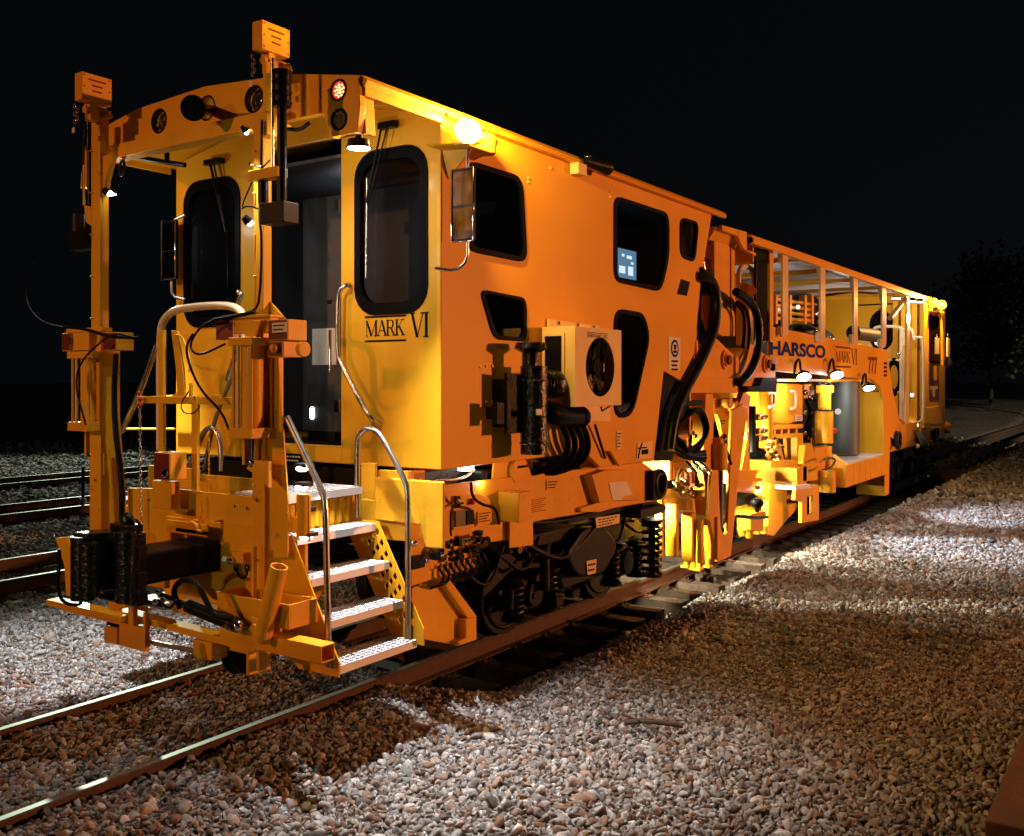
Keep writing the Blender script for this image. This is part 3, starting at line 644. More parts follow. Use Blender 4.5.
m=MB().m(BLK).cyl((xf-.12,fc.y,fc.z),(xf-.11,fc.y,fc.z),fcr+.02,n=32); m.cyl((xf-.11,fc.y,fc.z),(xf-.03,fc.y,fc.z),.07,n=16)
for i in range(6):
    a=2*math.pi*i/6; u=Vector((0,math.cos(a),math.sin(a))); v=Vector((0,-math.sin(a),math.cos(a))); c0=Vector((xf-.07,fc.y,fc.z))
    m.add([c0+u*.06-v*.03,c0+u*.06+v*.03+Vector((.02,0,0)),c0+u*(fcr-.02)+v*.09+Vector((.02,0,0)),c0+u*(fcr-.02)-v*.02],[(0,1,2,3)])
for r_ in (.08,.14,.2,.25): m.ring((xf-.012,fc.y,fc.z),(1,0,0),r_*fcr/.27,.003,28,4)
for i in range(8): a=2*math.pi*i/8; m.cyl((xf-.012,fc.y,fc.z),(xf-.012,fc.y+fcr*math.cos(a),fc.z+fcr*math.sin(a)),.003,n=4)
m.m(LBLW).box((xf-.028,fc.y+.10,fc.z-.04),(xf-.026,fc.y+.125,fc.z+.03)); build('fan',m,AC)
m=MB().m(CHR)
for a_ in ((549,340),(558,323),(577,325),(593,327)): b_=P(*a_,x=XS+.03); m.cyl(b_,b_+Vector((.014,0,0)),.016,n=6)
build('mounting_bolts',m,AC)
tx=P(587,329.3,x=xf); text('V',BLKL,(xf+.001,tx.y,tx.z-.075),(0,1,0),(0,0,1),.06,AC,'lettering',.035); text('IBRONARC, INC.',BLKL,(xf+.001,tx.y+.045,tx.z-.072),(0,1,0),(0,0,1),.036,AC,'lettering',.33)
m=MB().m(BLKL).prism([Vector((xf+.002,tx.y+.04,tx.z-.028)),Vector((xf+.002,tx.y+.37,tx.z-.028)),Vector((xf+.002,tx.y+.37,tx.z-.023)),Vector((xf+.002,tx.y+.04,tx.z-.023))],(.001,0,0)); build('lettering_bar',m,AC)
m=MB().m(BLK).tube([P(601,407,x=xf-.1),P(602,411,x=xf-.1),P(610,406,x=xf-.1)],.008,6); build('drain_bracket',m,AC)
# stay strut + little gusset
m=MB().m(BLK).tube([P(595,425,x=XS+.05),P(605,458,x=XS+.02)],.014,8); m.m(YEL).prism(S([(608,451),(625,450),(617,466)],XS+.02),(.03,0,0)); part('stay_strut',m)
# stickers on side
def sticker_person():
    o=S([(668,336.5),(680,338),(679.5,370.5),(668,370)],XS); p=label_plate(CAB,[o[0],o[1],o[2],o[3]],(1,0,0),LBLW,0,BLKL,'warning_sticker')
    c=P(674,348.5,x=XS); m=MB().m(BLUE); m.cyl(c+Vector((.009,0,0)),c+Vector((.011,0,0)),.098,n=24); m.m(LBLW).cyl(c+Vector((.011,0,0)),c+Vector((.0125,0,0)),.07,n=20)
    m.m(BLKL).cyl(c+Vector((.0125,0,.012)),c+Vector((.014,0,.012)),.032,n=14); m.box(c+Vector((.0125,-.04,.03)),c+Vector((.014,.04,.042))); m.box(c+Vector((.0125,-.045,-.05)),c+Vector((.014,.045,-.022)))
    for i in range(3): m.box(c+Vector((.009,-.085,-.15-.045*i)),c+Vector((.011,.08-.02*(i%2),-.13-.045*i)))
    build('pictogram',m,p)
sticker_person()
o=S([(616,431),(621,431),(620,449),(616,449)]); label_plate(CAB,o,(1,0,0),CREAM,5,BLKL,'label_plate')
o=S([(637,443),(652,441),(651,458),(636,459)]); L_=label_plate(CAB,o,(1,0,0),CREAM,0,BLKL,'maker_plate')
m=MB().m(BLKL); c=P(641,450,x=XS+.012); m.tube([c+Vector((0,-.06,-.08)),c+Vector((0,-.02,.02)),c+Vector((0,.03,.07))],.008,5,1); m.tube([c+Vector((0,-.06,.02)),c+Vector((0,.12,.02))],.008,5); m.box(c+Vector((-.004,.02,-.05)),c+Vector((.0,.17,-.0))); build('emblem',m,L_)
m=MB().m(CREAM)
for px,py in ((528,178),(528,182),(550,168),(610,192),(610,197),(486,366),(492,366),(486,402),(492,402),(480,367)): b_=P(px,py,x=XS); m.cyl(b_,b_+Vector((.01,0,0)),.012,n=6)
build('rivets',m,CAB)
# mirrors on side
m=MB().m(CHR); xm=XS+.22
def mirror(xc,y,zt,zb,w_=.17):
    m=MB().m(BLK).box((xc-w_/2,y,zb),(xc+w_/2,y+.03,zt)); o=part('side_mirror',m,.008); m=MB().m(mat('mirror_face',(.16,.16,.17),.12,metal=1)).box((xc-w_/2+.012,y-.003,zb+.27),(xc+w_/2-.012,y,zt-.02)); m.box((xc-w_/2+.012,y-.003,zb+.02),(xc+w_/2-.012,y,zb+.25))
    m.m(CHR).tube([(xc-w_/2,y-.006,zb),(xc-w_/2,y-.006,zt),(xc+w_/2,y-.006,zt),(xc+w_/2,y-.006,zb),(xc-w_/2,y-.006,zb)],.007,6); build('mirror_glass',m,o); return o
ym=P(466,200,x=XS+.2).y; zt_,zb_=P(466,168,x=XS+.2).z,P(466,241,x=XS+.2).z
mo=mirror(XS+.17,ym,zt_,zb_,.2); m=MB().m(STL); m.tube([(XS+.2,ym+.02,zt_),(XS+.2,ym+.02,zt_+.2),(XS+.02,ym+.02,zt_+.2)],.012,8,1); m.tube([(XS+.2,ym+.02,zb_),(XS+.2,ym+.02,zb_-.14),(XS+.12,ym-.02,zb_-.22),(XS+.0,ym-.12,zb_-.2)],.012,8,1); build('mirror_bracket',m,mo)
ml=P(173,270,y=5.65); mo=mirror(ml.x-.02,5.62,P(167,220,y=5.6).z,P(167,279,y=5.6).z,.2); m=MB().m(STL).tube([ml+Vector((-.02,0,.25)),ml+Vector((-.02,0,.45)),ml+Vector((.1,.05,.5))],.013,8,1); m.tube([ml+Vector((-.02,0,-.1)),ml+Vector((-.02,0,-.24)),ml+Vector((.1,.05,-.27))],.013,8,1); build('mirror_bracket',m,mo)
# amber beacon on side (hot) + bracket and cap; second roof item
bc=P(468,131,x=XS+.17); m=MB().m(YEL).prism([bc+Vector((-.17,-.28,-.13)),bc+Vector((.1,-.12,-.13)),bc+Vector((.1,.16,-.13)),bc+Vector((-.17,.3,-.13))],(0,0,-.015)); m.prism([bc+Vector((-.165,-.1,-.145)),bc+Vector((.05,-.03,-.145)),bc+Vector((-.165,-.03,-.34))],(0,.02,0))
BC=part('amber_beacon',m); m=MB().m(AMB).sph(bc+Vector((0,0,.0)),.085,18,12,(1,1.5,1.1)); build('beacon_lens',m,BC)
m=MB().m(YEL).sph(P(484,141,x=XS+.12),.12,16,10,(.8,1.1,.55)); m.cyl(P(484,141,x=XS+.12)+Vector((0,0,-.1)),P(484,141,x=XS+.12),.09,.1,14); build('beacon_cap',m,BC)
point('beacon_light',bc+Vector((.10,.06,.10)),260,(1,.55,.12),.06)
bc2=P(578,166,x=XS+.06); m=MB().m(CREAM).box(bc2+Vector((-.05,-.06,-.08)),bc2+Vector((.04,.09,.02))); m.m(BLK).cyl(bc2+Vector((.02,.1,.06)),bc2+Vector((.08,.42,.05)),.04,.075,12); m.m(CHR).sph(bc2+Vector((0,.18,.12)),.03,10,6); part('side_camera',m)
# box ledge under the wall, rear door hose conduit etc. later
# ================================================================ FRONT FRAME, MASTS
def F(px,py,y=MY): return P(px,py,y=y)
xl0,xl1=F(91,300).x,F(100,300).x; xr0,xr1=F(252,300).x,F(262,300).x
def zz(px,py,y=MY): return F(px,py,y).z
# masts
for side_,(a,b,px) in enumerate(((xl0,xl1,98),(F(253.5,0).x,F(263,0).x,262))):
    m=MB().m(YEL2); zt=zz(px,112); zm=zz(px,345); zb=zz(px,590)
    m.box((a,MY,zm),(b,MY+.08,zt)); M_=part('mast',m,.006)
    m=MB().m(YEL2); m.box((a,MY-.012,zb),(b+.03,MY-.002,zm+.02)); m.box((b+.016,MY-.002,zb),(b+.03,MY+.16,zm)); m.box((a,MY-.002,zb),(a+.014,MY+.16,zm)); build('mast_channel',m,M_,.003)
    m=MB().m(YEL2)
    if side_==0: m.prism([Vector((b+.005,MY+.1,zz(110,350))),Vector((b+.03,MY+.1,zz(113,352))),Vector((b+.12,MY+.16,zz(126,530))),Vector((b+.005,MY+.16,zz(110,530)))],(0,.012,0))
    else:
        m.prism([Vector((b+.001,MY+.02,zz(275,345))),Vector((b+.12,MY+.02,zz(285,345))),Vector((b+.22,MY+.02,zz(300,500))),Vector((b+.22,MY+.02,zz(300,560))),Vector((b+.001,MY+.02,zz(275,560)))],(0,.012,0))
        m.prism([Vector((b-.02,MY+.06,zz(275,318))),Vector((b-.02,MY+.06,zz(270,298))),Vector((b+.15,MY+.06,zz(286,318)))],(0,.014,0))
    build('gusset',m,M_)
    m=MB().m(CREAM)
    for i in range(9):
        zq=zz(px,150+42*i); m.cyl((a+.02,MY-.02,zq),(a+.02,MY-.0,zq),.007,n=6)
    build('rivets',m,M_)
# header beam between the masts
zb_=zz(216,129)+.0; m=MB().m(YEL2); m.box((xl0+.0,MY+.125,4.25),(xr1+.02,MY+.14,4.36)); m.box((xl0,MY+.14,4.25),(xr1+.02,MY+.25,4.265)); m.box((xl0,MY+.135,4.35),(xr1+.02,MY+.25,4.36))
HB=part('header_beam',m,.003)
m=MB().m(YEL2); c=F(250,110); m.prism([F(247,120,MY-.02),F(255,113,MY-.02),F(267,112,MY-.02),F(267,134,MY-.02),F(259,138,MY-.02),F(248,126,MY-.02)],(0,.14,0)); m.box((F(264,0).x,MY-.01,F(264,115).z),(F(267,0).x,MY+.05,F(264,62).z)); build('corner_plate',m,HB,.004)
m=MB().m(YEL2); m.prism([Vector((xl1,MY+.02,4.25)),Vector((xl1+.14,MY+.02,4.25)),Vector((xl1+.04,MY+.02,4.05)),Vector((xl1,MY+.02,3.85))],(0,.05,0)); build('corner_plate',m,HB,.004)
# sensor boxes at the mast tops
def sensor_box(x,pa,pb):
    a=P(pa[0],pa[1],x=x); b=P(pb[0],pa[1]+5,x=x); zbot=P(pa[0],pb[1],x=x).z; m=MB().m(CREAM if False else YEL2).box((x-.10,a.y,zbot),(x,b.y,a.z)); o=part('sensor_box',m,.006)
    m=MB().m(RUSTL)
    for i in range(2):
        for j in range(3): m.cyl((x,a.y+.02+(b.y-a.y-.04)*i,zbot+.02+(a.z-zbot-.04)*j/2),(x+.003,a.y+.02+(b.y-a.y-.04)*i,zbot+.02+(a.z-zbot-.04)*j/2),.006,n=6)
    ym_=(a.y+b.y)/2
    for i,wd in enumerate((.15,.09,.08)): m.box((x+.0005,ym_-wd/2,a.z-.055-.042*i),(x+.0015,ym_+wd/2,a.z-.042-.042*i))
    build('engraved_plate',m,o)
    m=MB().m(YEL2).box((x-.1,a.y+.08,zbot-.05),(x-.02,a.y+.14,zbot)); m.cyl((x-.05,a.y+.05,zbot-.06),(x-.05,a.y+.25,zbot-.05),.03,n=10); m.cyl((x-.03,a.y+.18,zbot-.1),(x+.03,a.y+.24,zbot-.07),.03,n=10); m.box((x-.09,a.y+.08,zbot-.14),(x-.01,a.y+.16,zbot-.05)); build('pivot_bracket',m,o,.004)
    m=MB().m(CHR)
    for i in range(5): m.ring((x-.1,a.y+.0+.02*(i%2),zbot-.04-.03*i),(1,.4,0),.017,.0035,10,5)
    m.m(LBLW).box((x-.12,a.y-.01,zbot-.25),(x-.085,a.y-.006,zbot-.21)); build('chain_link',m,o); return o
sensor_box(-.92,(82,71),(112,99)); sensor_box(.98,(262,19),(290,48))
# actuators on the masts
def actuator(cx,zt,zb,y,boot=True,sc=1):
    m=MB().m(BLK)
    if boot:
        for i in range(7): m.cyl((cx,y,zt-.035*i),(cx,y,zt-.035*(i+1)+.004),.062 if i%2 else .068,.058,14)
        m.cyl((cx,y,zb),(cx,y,zt-.2),.032,n=14)
    else: m.cyl((cx,y,zb),(cx,y,zt),.028,n=12); m.cyl((cx,y,zt-.25),(cx,y,zt),.04,n=12)
    return part('actuator',m)
ax_=F(282,0,MY-.08).x; AO=actuator(ax_,zz(282,71,MY-.08),zz(282,203,MY-.08),MY-.08)
m=MB().m(GRY).box((F(266,0,MY-.1).x,MY-.16,zz(280,224,MY-.1)),(F(290,0,MY-.1).x,MY-.02,zz(280,203,MY-.1))); build('gear_case',m,AO,.006)
m=MB().m(BLK).cyl((F(270,0).x,MY-.06,zz(270,205)),(F(270,0).x,MY-.06,zz(270,175)),.035,n=14); m.m(YEL).box((F(263,0).x,MY-.13,zz(270,183)),(F(292,0).x,MY-.04,zz(270,173))); m.m(CHR).cyl((F(268,0).x,MY-.16,zz(270,168)),(F(268,0).x,MY-.06,zz(270,168)),.012,n=8); build('clamp',m,AO,.003)
m=MB().m(STL).cyl((F(272.5,0,MY-.05).x,MY-.05,zz(272,175,MY-.05)),(F(272.5,0,MY-.05).x,MY-.05,zz(272,58,MY-.05)),.012,n=8); m.m(BLK).tube([F(262,120,MY-.04),F(261,185,MY-.04),F(259,215,MY-.04),F(262,240,MY-.04),F(260,300,MY-.04),F(254,312,MY-.04),F(222,317,MY-.04)],.009,6,1)
m.tube([F(270,160,MY-.05),F(255,175,MY-.07),F(240,210,MY-.07),F(248,205,MY-.1),F(266,212,MY-.1)],.006,6,1); build('cable',m,AO)
AO2=actuator(F(85,0).x,zz(85,118),zz(85,205),MY+.05,False)
m=MB().m(GRY).cyl((F(76,0).x,MY+.02,zz(76,232)),(F(76,0).x,MY+.02,zz(76,214)),.05,n=14); m.m(BLK).box((F(70,0).x,MY-.02,zz(76,250)),(F(91,0).x,MY+.08,zz(76,230))); m.m(YEL2).prism([F(84,205),F(91,207),F(91,226),F(86,222)],(0,.06,0)); m.box((F(70,0).x,MY,zz(70,243)),(F(77,0).x,MY+.04,zz(70,238))); build('gear_case',m,AO2)
m=MB().m(BLK).tube([F(85,130),F(83,160),F(83.5,200)],.01,6,1); m.m(CREAM).cyl(F(84,165),F(84,205),.009,n=6); m.m(BLK).tube([F(66,240),F(40,246),F(26,278),F(26,305),F(42,323),F(66,328)],.008,6,2); build('cable',m,AO2)
m=MB().m(GRY).ring(F(122,168,4.75),(.3,1,0),.06,.011,18,6); m.m(CHR).sph(F(123,159,4.75),.02,8,6); part('hook_shackle',m)
# small lamps on masts
def small_lamp(p,tgt,power,r=.03):
    p=Vector(p); d=(Vector(tgt)-p).normalized(); m=MB().m(BLK).cyl(p-d*.05,p,r*.8,r*1.15,12); o=part('mast_lamp',m); build('lens',MB().m(LEDW).sph(p+d*.004,r*.8,10,6),o)
    if power: spot('mast_lamp_light',p+d*.05,tgt,power,WHT,140,.5,.03)
small_lamp(F(109,193,MY+.02),(.2,5.7,3.0),10); small_lamp(F(249,222,MY-.0),(1.1,5.7,2.6),26); small_lamp(F(246,132,4.72),(.9,5.5,3.4),14,.02); spot('header_lamp_light',F(246,132,4.50),(.1,2.9,-.1),150,WHT,100,.9,.02)
# clamp heads
def rbox(px0,px1,py0,py1,ya,yb,mt=YEL2,name='clamp_head',bev=.005,par=None):
    m=MB().m(mt).box((F(px0,0,ya).x,ya,F(px0,py1,ya).z),(F(px1,0,ya).x,yb,F(px0,py0,ya).z)); return build(name,m,par if par else MC,bev)
def fbox(px0,px1,pxs,py0,py1,y,mt=YEL2,name='stop_block',bev=.005,par=None,red=False):
    'front face px0..px1 at depth y, side face reaching pxs'
    x1=F(px1,0,y).x; yb=P(pxs,0,x=x1).y; z0_,z1_=F(px1,py1,y).z,F(px1,py0,y).z; x0=F(px0,0,y).x
    o=build(name,MB().m(mt).box((x0,y,z0_),(x1,yb,z1_)),par if par else MC,bev)
    if red: build('red_panel',MB().m(REDP).box((x0+.006,y-.005,z0_+.006),(x1-.004,y-.001,z1_-.006)),par if par else o)
    return o
H=rbox(62,89,333,351,MY-.06,MY+.04); fbox(62,69,76,333,351,MY-.09,red=True,par=H); fbox(103,116,134,332,350,MY-.03,red=True,par=H); rbox(66,102,329,333,MY-.07,MY+.02,YEL2,'cap_plate',.003,H)
label_plate(H,[F(63,337,MY-.078),F(71,337,MY-.078),F(71,345,MY-.078),F(63,345,MY-.078)],(0,-1,0),BLKL,2,LBLW)
H=rbox(233,270,318,334,MY-.06,MY+.02); fbox(268.5,288,307,319,340,MY-.10,red=True,par=H)
fbox(267,283.5,302,341,357,MY-.09,red=True,par=H); rbox(216,233,321,340,MY+.0,MY+.05,REDP,'red_panel',0,H); rbox(229,270,316.5,318.8,MY-.09,MY+.03,YEL2,'cap_plate',.002,H)
m=MB().m(YEL2).cyl(F(301,349,MY-.05),F(305,349,MY-.05),.05,n=16); build('pin_boss',m,H); m=MB().m(YEL2).sph(F(274,348,MY-.12),.03,10,6); build('bolt_head',m,H)
label_plate(H,[F(273,323,MY-.12),F(287,322,MY-.12),F(287,332,MY-.12),F(273,333,MY-.12)],(0,-1,0),LBLW,2,BLKL)
# hydraulic cylinders standing on the frame
def ramcyl(px0,px1,pyt,pyb,y,rod_to):
    a=F(px0,0,y).x;b=F(px1,0,y).x;cx=(a+b)/2; hw=(b-a)/2; zt=F(px0,pyt,y).z; zb=F(px0,pyb,y).z; yc=y+hw
    m=MB().m(YEL2).cyl((cx,yc,zb),(cx,yc,zt),hw*.80,n=24); m.cb((cx,yc,zt-.025),(hw*2.5,hw*2.3,.055)); m.cb((cx,yc,zb+.03),(hw*2.4,hw*2.3,.07))
    m.prism([Vector((cx-hw*1.2,yc-.02,zt+.12)),Vector((cx-hw*.5,yc-.02,zt)),Vector((cx+hw*.5,yc-.02,zt)),Vector((cx+hw*1.2,yc-.02,zt+.12))],(0,.04,0))
    o=part('hydraulic_cylinder',m,.004); m=MB().m(YEL2)
    for i in (-1,1):
        for j in (-1,1): m.cyl((cx+i*hw*.92,yc+j*hw*.92,zb),(cx+i*hw*.92,yc+j*hw*.92,zt),.011,n=8)
    m.m(CREAM).tube([(cx-hw*.4,yc-hw*.95,zb+.04),(cx-hw*.4,yc-hw*.95,zt-.04)],.012,8); build('tie_rods',m,o)
    m=MB().m(CHR).cyl((cx,yc,F(px0,rod_to,y).z),(cx,yc,zb),.02,n=12); m.sph((cx,yc,F(px0,rod_to,y).z),.035,10,8); m.m(YEL2).box((cx-.07,yc-.03,F(px0,rod_to+2,y).z),(cx-.045,yc+.03,zb)); build('rod',m,o)
    zr=F(px0,rod_to,y).z; m=MB().m(YEL2).prism([Vector((cx+.02,yc-.012,zr+.02)),Vector((cx+.17,yc-.012,zr+.02)),Vector((cx+.17,yc-.012,zr-.16)),Vector((cx+.08,yc-.012,zr-.1)),Vector((cx-.05,yc-.012,zr-.04))],(0,.03,0)); build('lug',m,o,.003)
    return o
ramcyl(232,251,338,437,MY-.18,463); ramcyl(71,88,352,430,MY-.10,455)
m=MB().m(BLK).tube([F(133,337,MY-.08),F(115,333,MY-.1),F(100,342,MY-.12),F(80,362,MY-.16),F(75,385,MY-.18),F(83,415,MY-.16),F(86,425,MY-.14)],.008,6,2); m.tube([F(64,327,MY-.07),F(86,329,MY-.07),F(110,337,MY-.07),F(138,338,MY-.03)],.013,6,1); part('hydraulic_hose',m)
m=MB().m(BLK).tube([F(232,318,MY-.08),F(205,322,MY-.1),F(192,338,MY-.12),F(190,350,MY-.12),F(200,356,MY-.12),F(225,344,MY-.1)],.009,6,2); part('hydraulic_hose',m)
m=MB().m(BLK).tube([F(255,312,MY-.09),F(225,318,MY-.1),F(212,320,MY-.1),F(213,325,MY-.1),F(228,322,MY-.1)],.014,6,2); part('hydraulic_hose',m)
m=MB().m(BLK).tube([F(193,334,MY-.11),F(186,345,MY-.12),F(188,362,MY-.1),F(200,390,MY-.1),F(222,412,MY-.1),F(229,430,MY-.1)],.009,6,2); part('hydraulic_hose',m)
m=MB().m(BLK).tube([F(116,354,MY+.0),F(114,390,MY),F(115,430,MY),F(122,480,MY),F(122,520,MY)],.022,8,2); part('hydraulic_hose',m)
# end plate
y_=4.66
m=MB().m(YEL2); ep=[F(127,488,y_),F(176,489,y_),F(256,497,y_),F(256,600,y_),F(214,600,y_),F(206,592,y_),F(152,575,y_),F(127,560,y_)]
hole=[F(171,528,y_),F(223,520,y_),F(223,572,y_),F(171,573,y_)]
m.prism(ep,(0,.03,0),[hole]); m.prism([F(223.3,524,y_-.02),F(262,524,y_-.02),F(262,608,y_-.02),F(230,608,y_-.02),F(223.3,590,y_-.02)],(0,.018,0)); EP=part('end_plate',m,.004)
m=MB().m(BLK).box((hole[0].x-.05,y_+.2,.9),(hole[1].x+.05,y_+.22,1.5)); build('pocket_lining',m,EP)
m=MB().m(YEL2); m.box((F(169,0,y_).x,y_-.03,F(170,521,y_).z),(F(224,0,y_).x,y_-.001,F(170,516,y_).z)); m.box((F(172,0,y_).x,y_-.05,zz(180,532,y_)),(F(212,0,y_).x,y_-.03,zz(180,520,y_))); m.m(BLK).box((F(176,0,y_-.05).x,y_-.053,zz(180,530,y_)),(F(209,0,y_-.05).x,y_-.051,zz(180,526.5,y_))); build('coupler_carrier',m,EP,.003)
m=MB().m(YEL2).tube([F(192,522,y_-.06),F(198,526,y_-.07),F(196,530,y_-.07),F(202,531,y_-.07)],.013,8,1); build('uncoupling_hook',m,EP)
m=MB().m(YEL2); m.box((F(197,0,4.95).x,4.95,F(197,500,4.95).z),(F(262,0,4.95).x,4.97,F(197,474,4.95).z)); m.box((F(150,0,5).x,4.98,1.55),(F(200,0,5).x,5.0,F(150,465,5).z)); build('upper_plate',m,EP,.003)
m=MB().m(YEL2).box((F(193.5,0,y_-.01).x,y_-.03,F(197,492,y_).z),(F(199,0,y_-.01).x,y_-.001,F(197,396,y_).z)); PST=part('post',m,.004)
m=MB().m(YEL2).box((F(139,0,y_).x,y_-.02,zz(139,403,y_)),(F(250,0,y_).x,y_+.02,zz(139,396,y_))); m.prism([F(171,330,y_),F(177,331,y_),F(183,370,y_),F(185,404,y_),F(160,404,y_),F(177,392,y_),F(176,370,y_)],(0,.02,0)); m.tube([F(176,335,y_),F(182,336,y_),F(186,346,y_),F(191,362,y_),F(189,372,y_)],.009,6,1); build('support_arm',m,PST,.003)
m=MB().m(BLK).tube([F(193,386,y_-.04),F(186,395,y_-.04),F(180,405,y_-.04),F(184,414,y_-.04),F(195,413,y_-.04),F(200,406,y_-.04)],.005,5,2); m.m(YEL2).box(F(189,399,y_-.06),F(193,383,y_-.04)); build('pin_cable',m,PST)
m=MB().m(YEL2).box((F(158,0,y_).x,y_,F(158,470,y_).z),(F(163,0,y_).x,y_+.03,F(158,330,y_).z)); build('rail_post',m,PST,.003)
# junction boxes
m=MB().m(YEL2); a=F(170,452,y_-.12);b=F(187,481,y_-.12); JB=fbox(154,170,187,453,481,y_-.24,name='junction_box',bev=.008,red=True); m=MB().m(CHR).ring(F(164.5,473,y_-.26),(0,1,0),.028,.008,16,6); m.m(BLK).cyl(F(164.5,473,y_-.27),F(164.5,473,y_-.24),.02,n=12); build('socket',m,JB)
fbox(152,171,180,482,510,y_-.16,name='junction_box')
# chains
def chain(pts,name='chain',r=.016,mt=STL):
    m=MB().m(mt); pts=[Vector(p) for p in pts]; L_=[(b-a).length for a,b in zip(pts,pts[1:])]; tot=sum(L_); n=int(tot/(r*1.9)); 
    for i in range(n):
        s=tot*(i+.5)/n; k_=0
        while s>L_[k_] and k_<len(L_)-1: s-=L_[k_];k_+=1
        d=(pts[k_+1]-pts[k_]).normalized(); c=pts[k_]+d*s; u=d.orthogonal().normalized(); w_=d.cross(u); n_=u if i%2 else w_; q=d.cross(n_)
        m.tube([c+d*r*1.25*math.cos(t)+q*r*.62*math.sin(t) for t in [2*math.pi*j/8 for j in range(9)]],r*.24,5,caps=False)
    return part(name,m)
chain([F(140,398,y_-.05),F(140.5,470,y_-.05),F(141,528,y_-.05)]); chain([F(201,495,y_-.04),F(202,510,y_-.04),F(200,522,y_-.05)],mt=YEL2,r=.013); chain([F(209,438,4.98),F(209,500,4.93)],mt=YEL2,r=.010)
m=MB().m(REDE)
for q in ((139,393),(140,399),(141,405)): m.sph(F(q[0],q[1],y_-.06),.018,8,6)
part('red_shackle',m)
# coupler: shank along the track plus knuckle head
m=MB().m(BLKB); m.box((-.04,4.0,1.05),(.32,4.95,1.27)); 
yh0=P(148,565,x=.34).y; SH=part('coupler_shank',m,.02)
m=MB().m(BLKG)
hc=Vector((.0,yh0-.2,1.15))
def outl(pts,z0_,z1_,jit=0): m.prism([Vector((a+.12,b,z0_)) for a,b in pts],(0,0,z1_-z0_))
yA=yh0
outl([(-.16,yA+.0),(.20,yA+.0),(.24,yA-.10),(.22,yA-.24),(.12,yA-.27),(.08,yA-.18),(-.06,yA-.18),(-.12,yA-.36),(-.28,yA-.38),(-.30,yA-.18)],.98,1.38)
m.cyl((.30,yA-.20,.93),(.30,yA-.20,1.40),.085,n=18); m.cyl((-.06,yA-.36,.93),(-.06,yA-.36,1.36),.10,n=18); m.cyl((.08,yA-.40,.97),(.08,yA-.40,1.33),.085,n=18)
m.box((-.1,yA-.42,.98),(.1,yA-.30,1.32)); m.box((-.02,yA-.12,1.38),(.26,yA+.02,1.43)); m.sph((.12,yA-.04,1.45),.06,10,8); m.box((.2,yA-.1,.88),(.32,yA+.02,.98)); m.box((.345,yA-.13,1.2),(.365,yA-.02,1.3)); m.box((.345,yA-.13,1.02),(.365,yA-.02,1.12)); m.v=[(.34+(v[0]-.34)*.86,yA+(v[1]-yA)*.74,v[2]+.035) for v in m.v]
HD=part('coupler_head',m,.018)
m=MB().m(BLKG)
for i in range(3): m.ring((.1+.07*i,yA-.02,1.47),(0,1,.3*i),.035,.011,12,6)
m.m(REDE).sph((.15,yA-.02,1.49),.025,8,6); build('lock_lift_link',m,HD)
m=MB().m(BLK).tube([P(66,548,x=-.1)-Vector((0,.05,0)),P(60,560,x=-.1),P(57,585,x=-.1),P(62,603,x=-.1),P(80,606,x=-.1),P(82,598,x=-.1)],.012,8,2); part('air_hose',m)
# yellow paddle
m=MB().m(YEL); a=P(60,538,x=-.35);  m.prism([P(55,538,y=a.y),P(67,537,y=a.y),P(73,560,y=a.y),P(73,596,y=a.y),P(66,596,y=a.y),P(64,565,y=a.y)],(0,.03,0)); part('uncoupling_lever',m,.004)
# valve + shackle on end plate
m=MB().m(CHR).cyl(F(224,559,y_-.14),F(232,559,y_-.03),.018,n=10); m.sph(F(231,561,y_-.09),.03,10,6); m.m(BLK).tube([F(236,568,y_-.05),F(240,578,y_-.06),F(246,578,y_-.06),F(248,568,y_-.05)],.008,6,1); m.ring(F(236,568,y_-.05),(0,1,0),.02,.007,10,5); m.ring(F(247,568,y_-.05),(0,1,0),.02,.007,10,5); m.m(YEL2).box(F(232,562,y_-.08),F(250,552,y_-.02)); part('shackle',m)
m=MB().m(YEL2).box(F(251,598,y_-.16)-Vector((0,0,0)),F(257,546,y_-.13)); part('angle_bar',m,.003)
# tray below and open tube
m=MB().m(YEL2); ty0,ty1=4.38,4.62; tx0,tx1=F(216,0,ty0).x,F(289,0,ty0).x; tz1=F(250,598,ty0).z; tz0=F(250,622,ty0).z
m.prism([Vector((tx0,ty0,tz1)),Vector((tx1,ty0,tz1)),Vector((tx1,ty0,tz0)),Vector((tx0+.05,ty0,tz0))],(0,.012,0)); m.box((tx0,ty1,tz0),(tx1,ty1+.012,tz1)); m.box((tx1-.012,ty0+.012,tz0),(tx1,ty1,tz1)); m.box((tx0+.05,ty0+.012,tz0),(tx1-.012,ty1,tz0+.012)); m.box((tx0,ty0+.012,tz0+.02),(tx0+.012,ty1,tz1)); TR=part('step_tray',m,.002)
a=F(262,640,ty0-.06); b=F(279,567,ty0-.06); m=MB().m(YEL2).cyl(a,b,.058,n=20,caps=False); m.cyl(a,b,.048,n=20,caps=False); m.ring(b,(b-a),.053,.006,20,6); part('flag_socket',m)
m=MB().m(YEL2).box((F(258,0).x,MY-.06,zz(260,640)),(F(268,0).x,MY-.03,zz(260,588))); m.prism([F(272,588,4.7),F(292,588,4.7),F(318,655,4.7),F(300,668,4.7),F(262,640,4.7)],(0,.02,0)); part('lower_leg',m,.004)
m=MB().m(CHR)
for px,py in ((96,360),(96,420),(96,480),(258,362),(258,420),(258,500),(258,560),(236,506),(248,508),(160,560),(214,590),(150,500)): c=F(px,py,y_-.075); m.cyl(c,c+Vector((0,-.012,0)),.012,n=6)
part('frame_bolts',m)
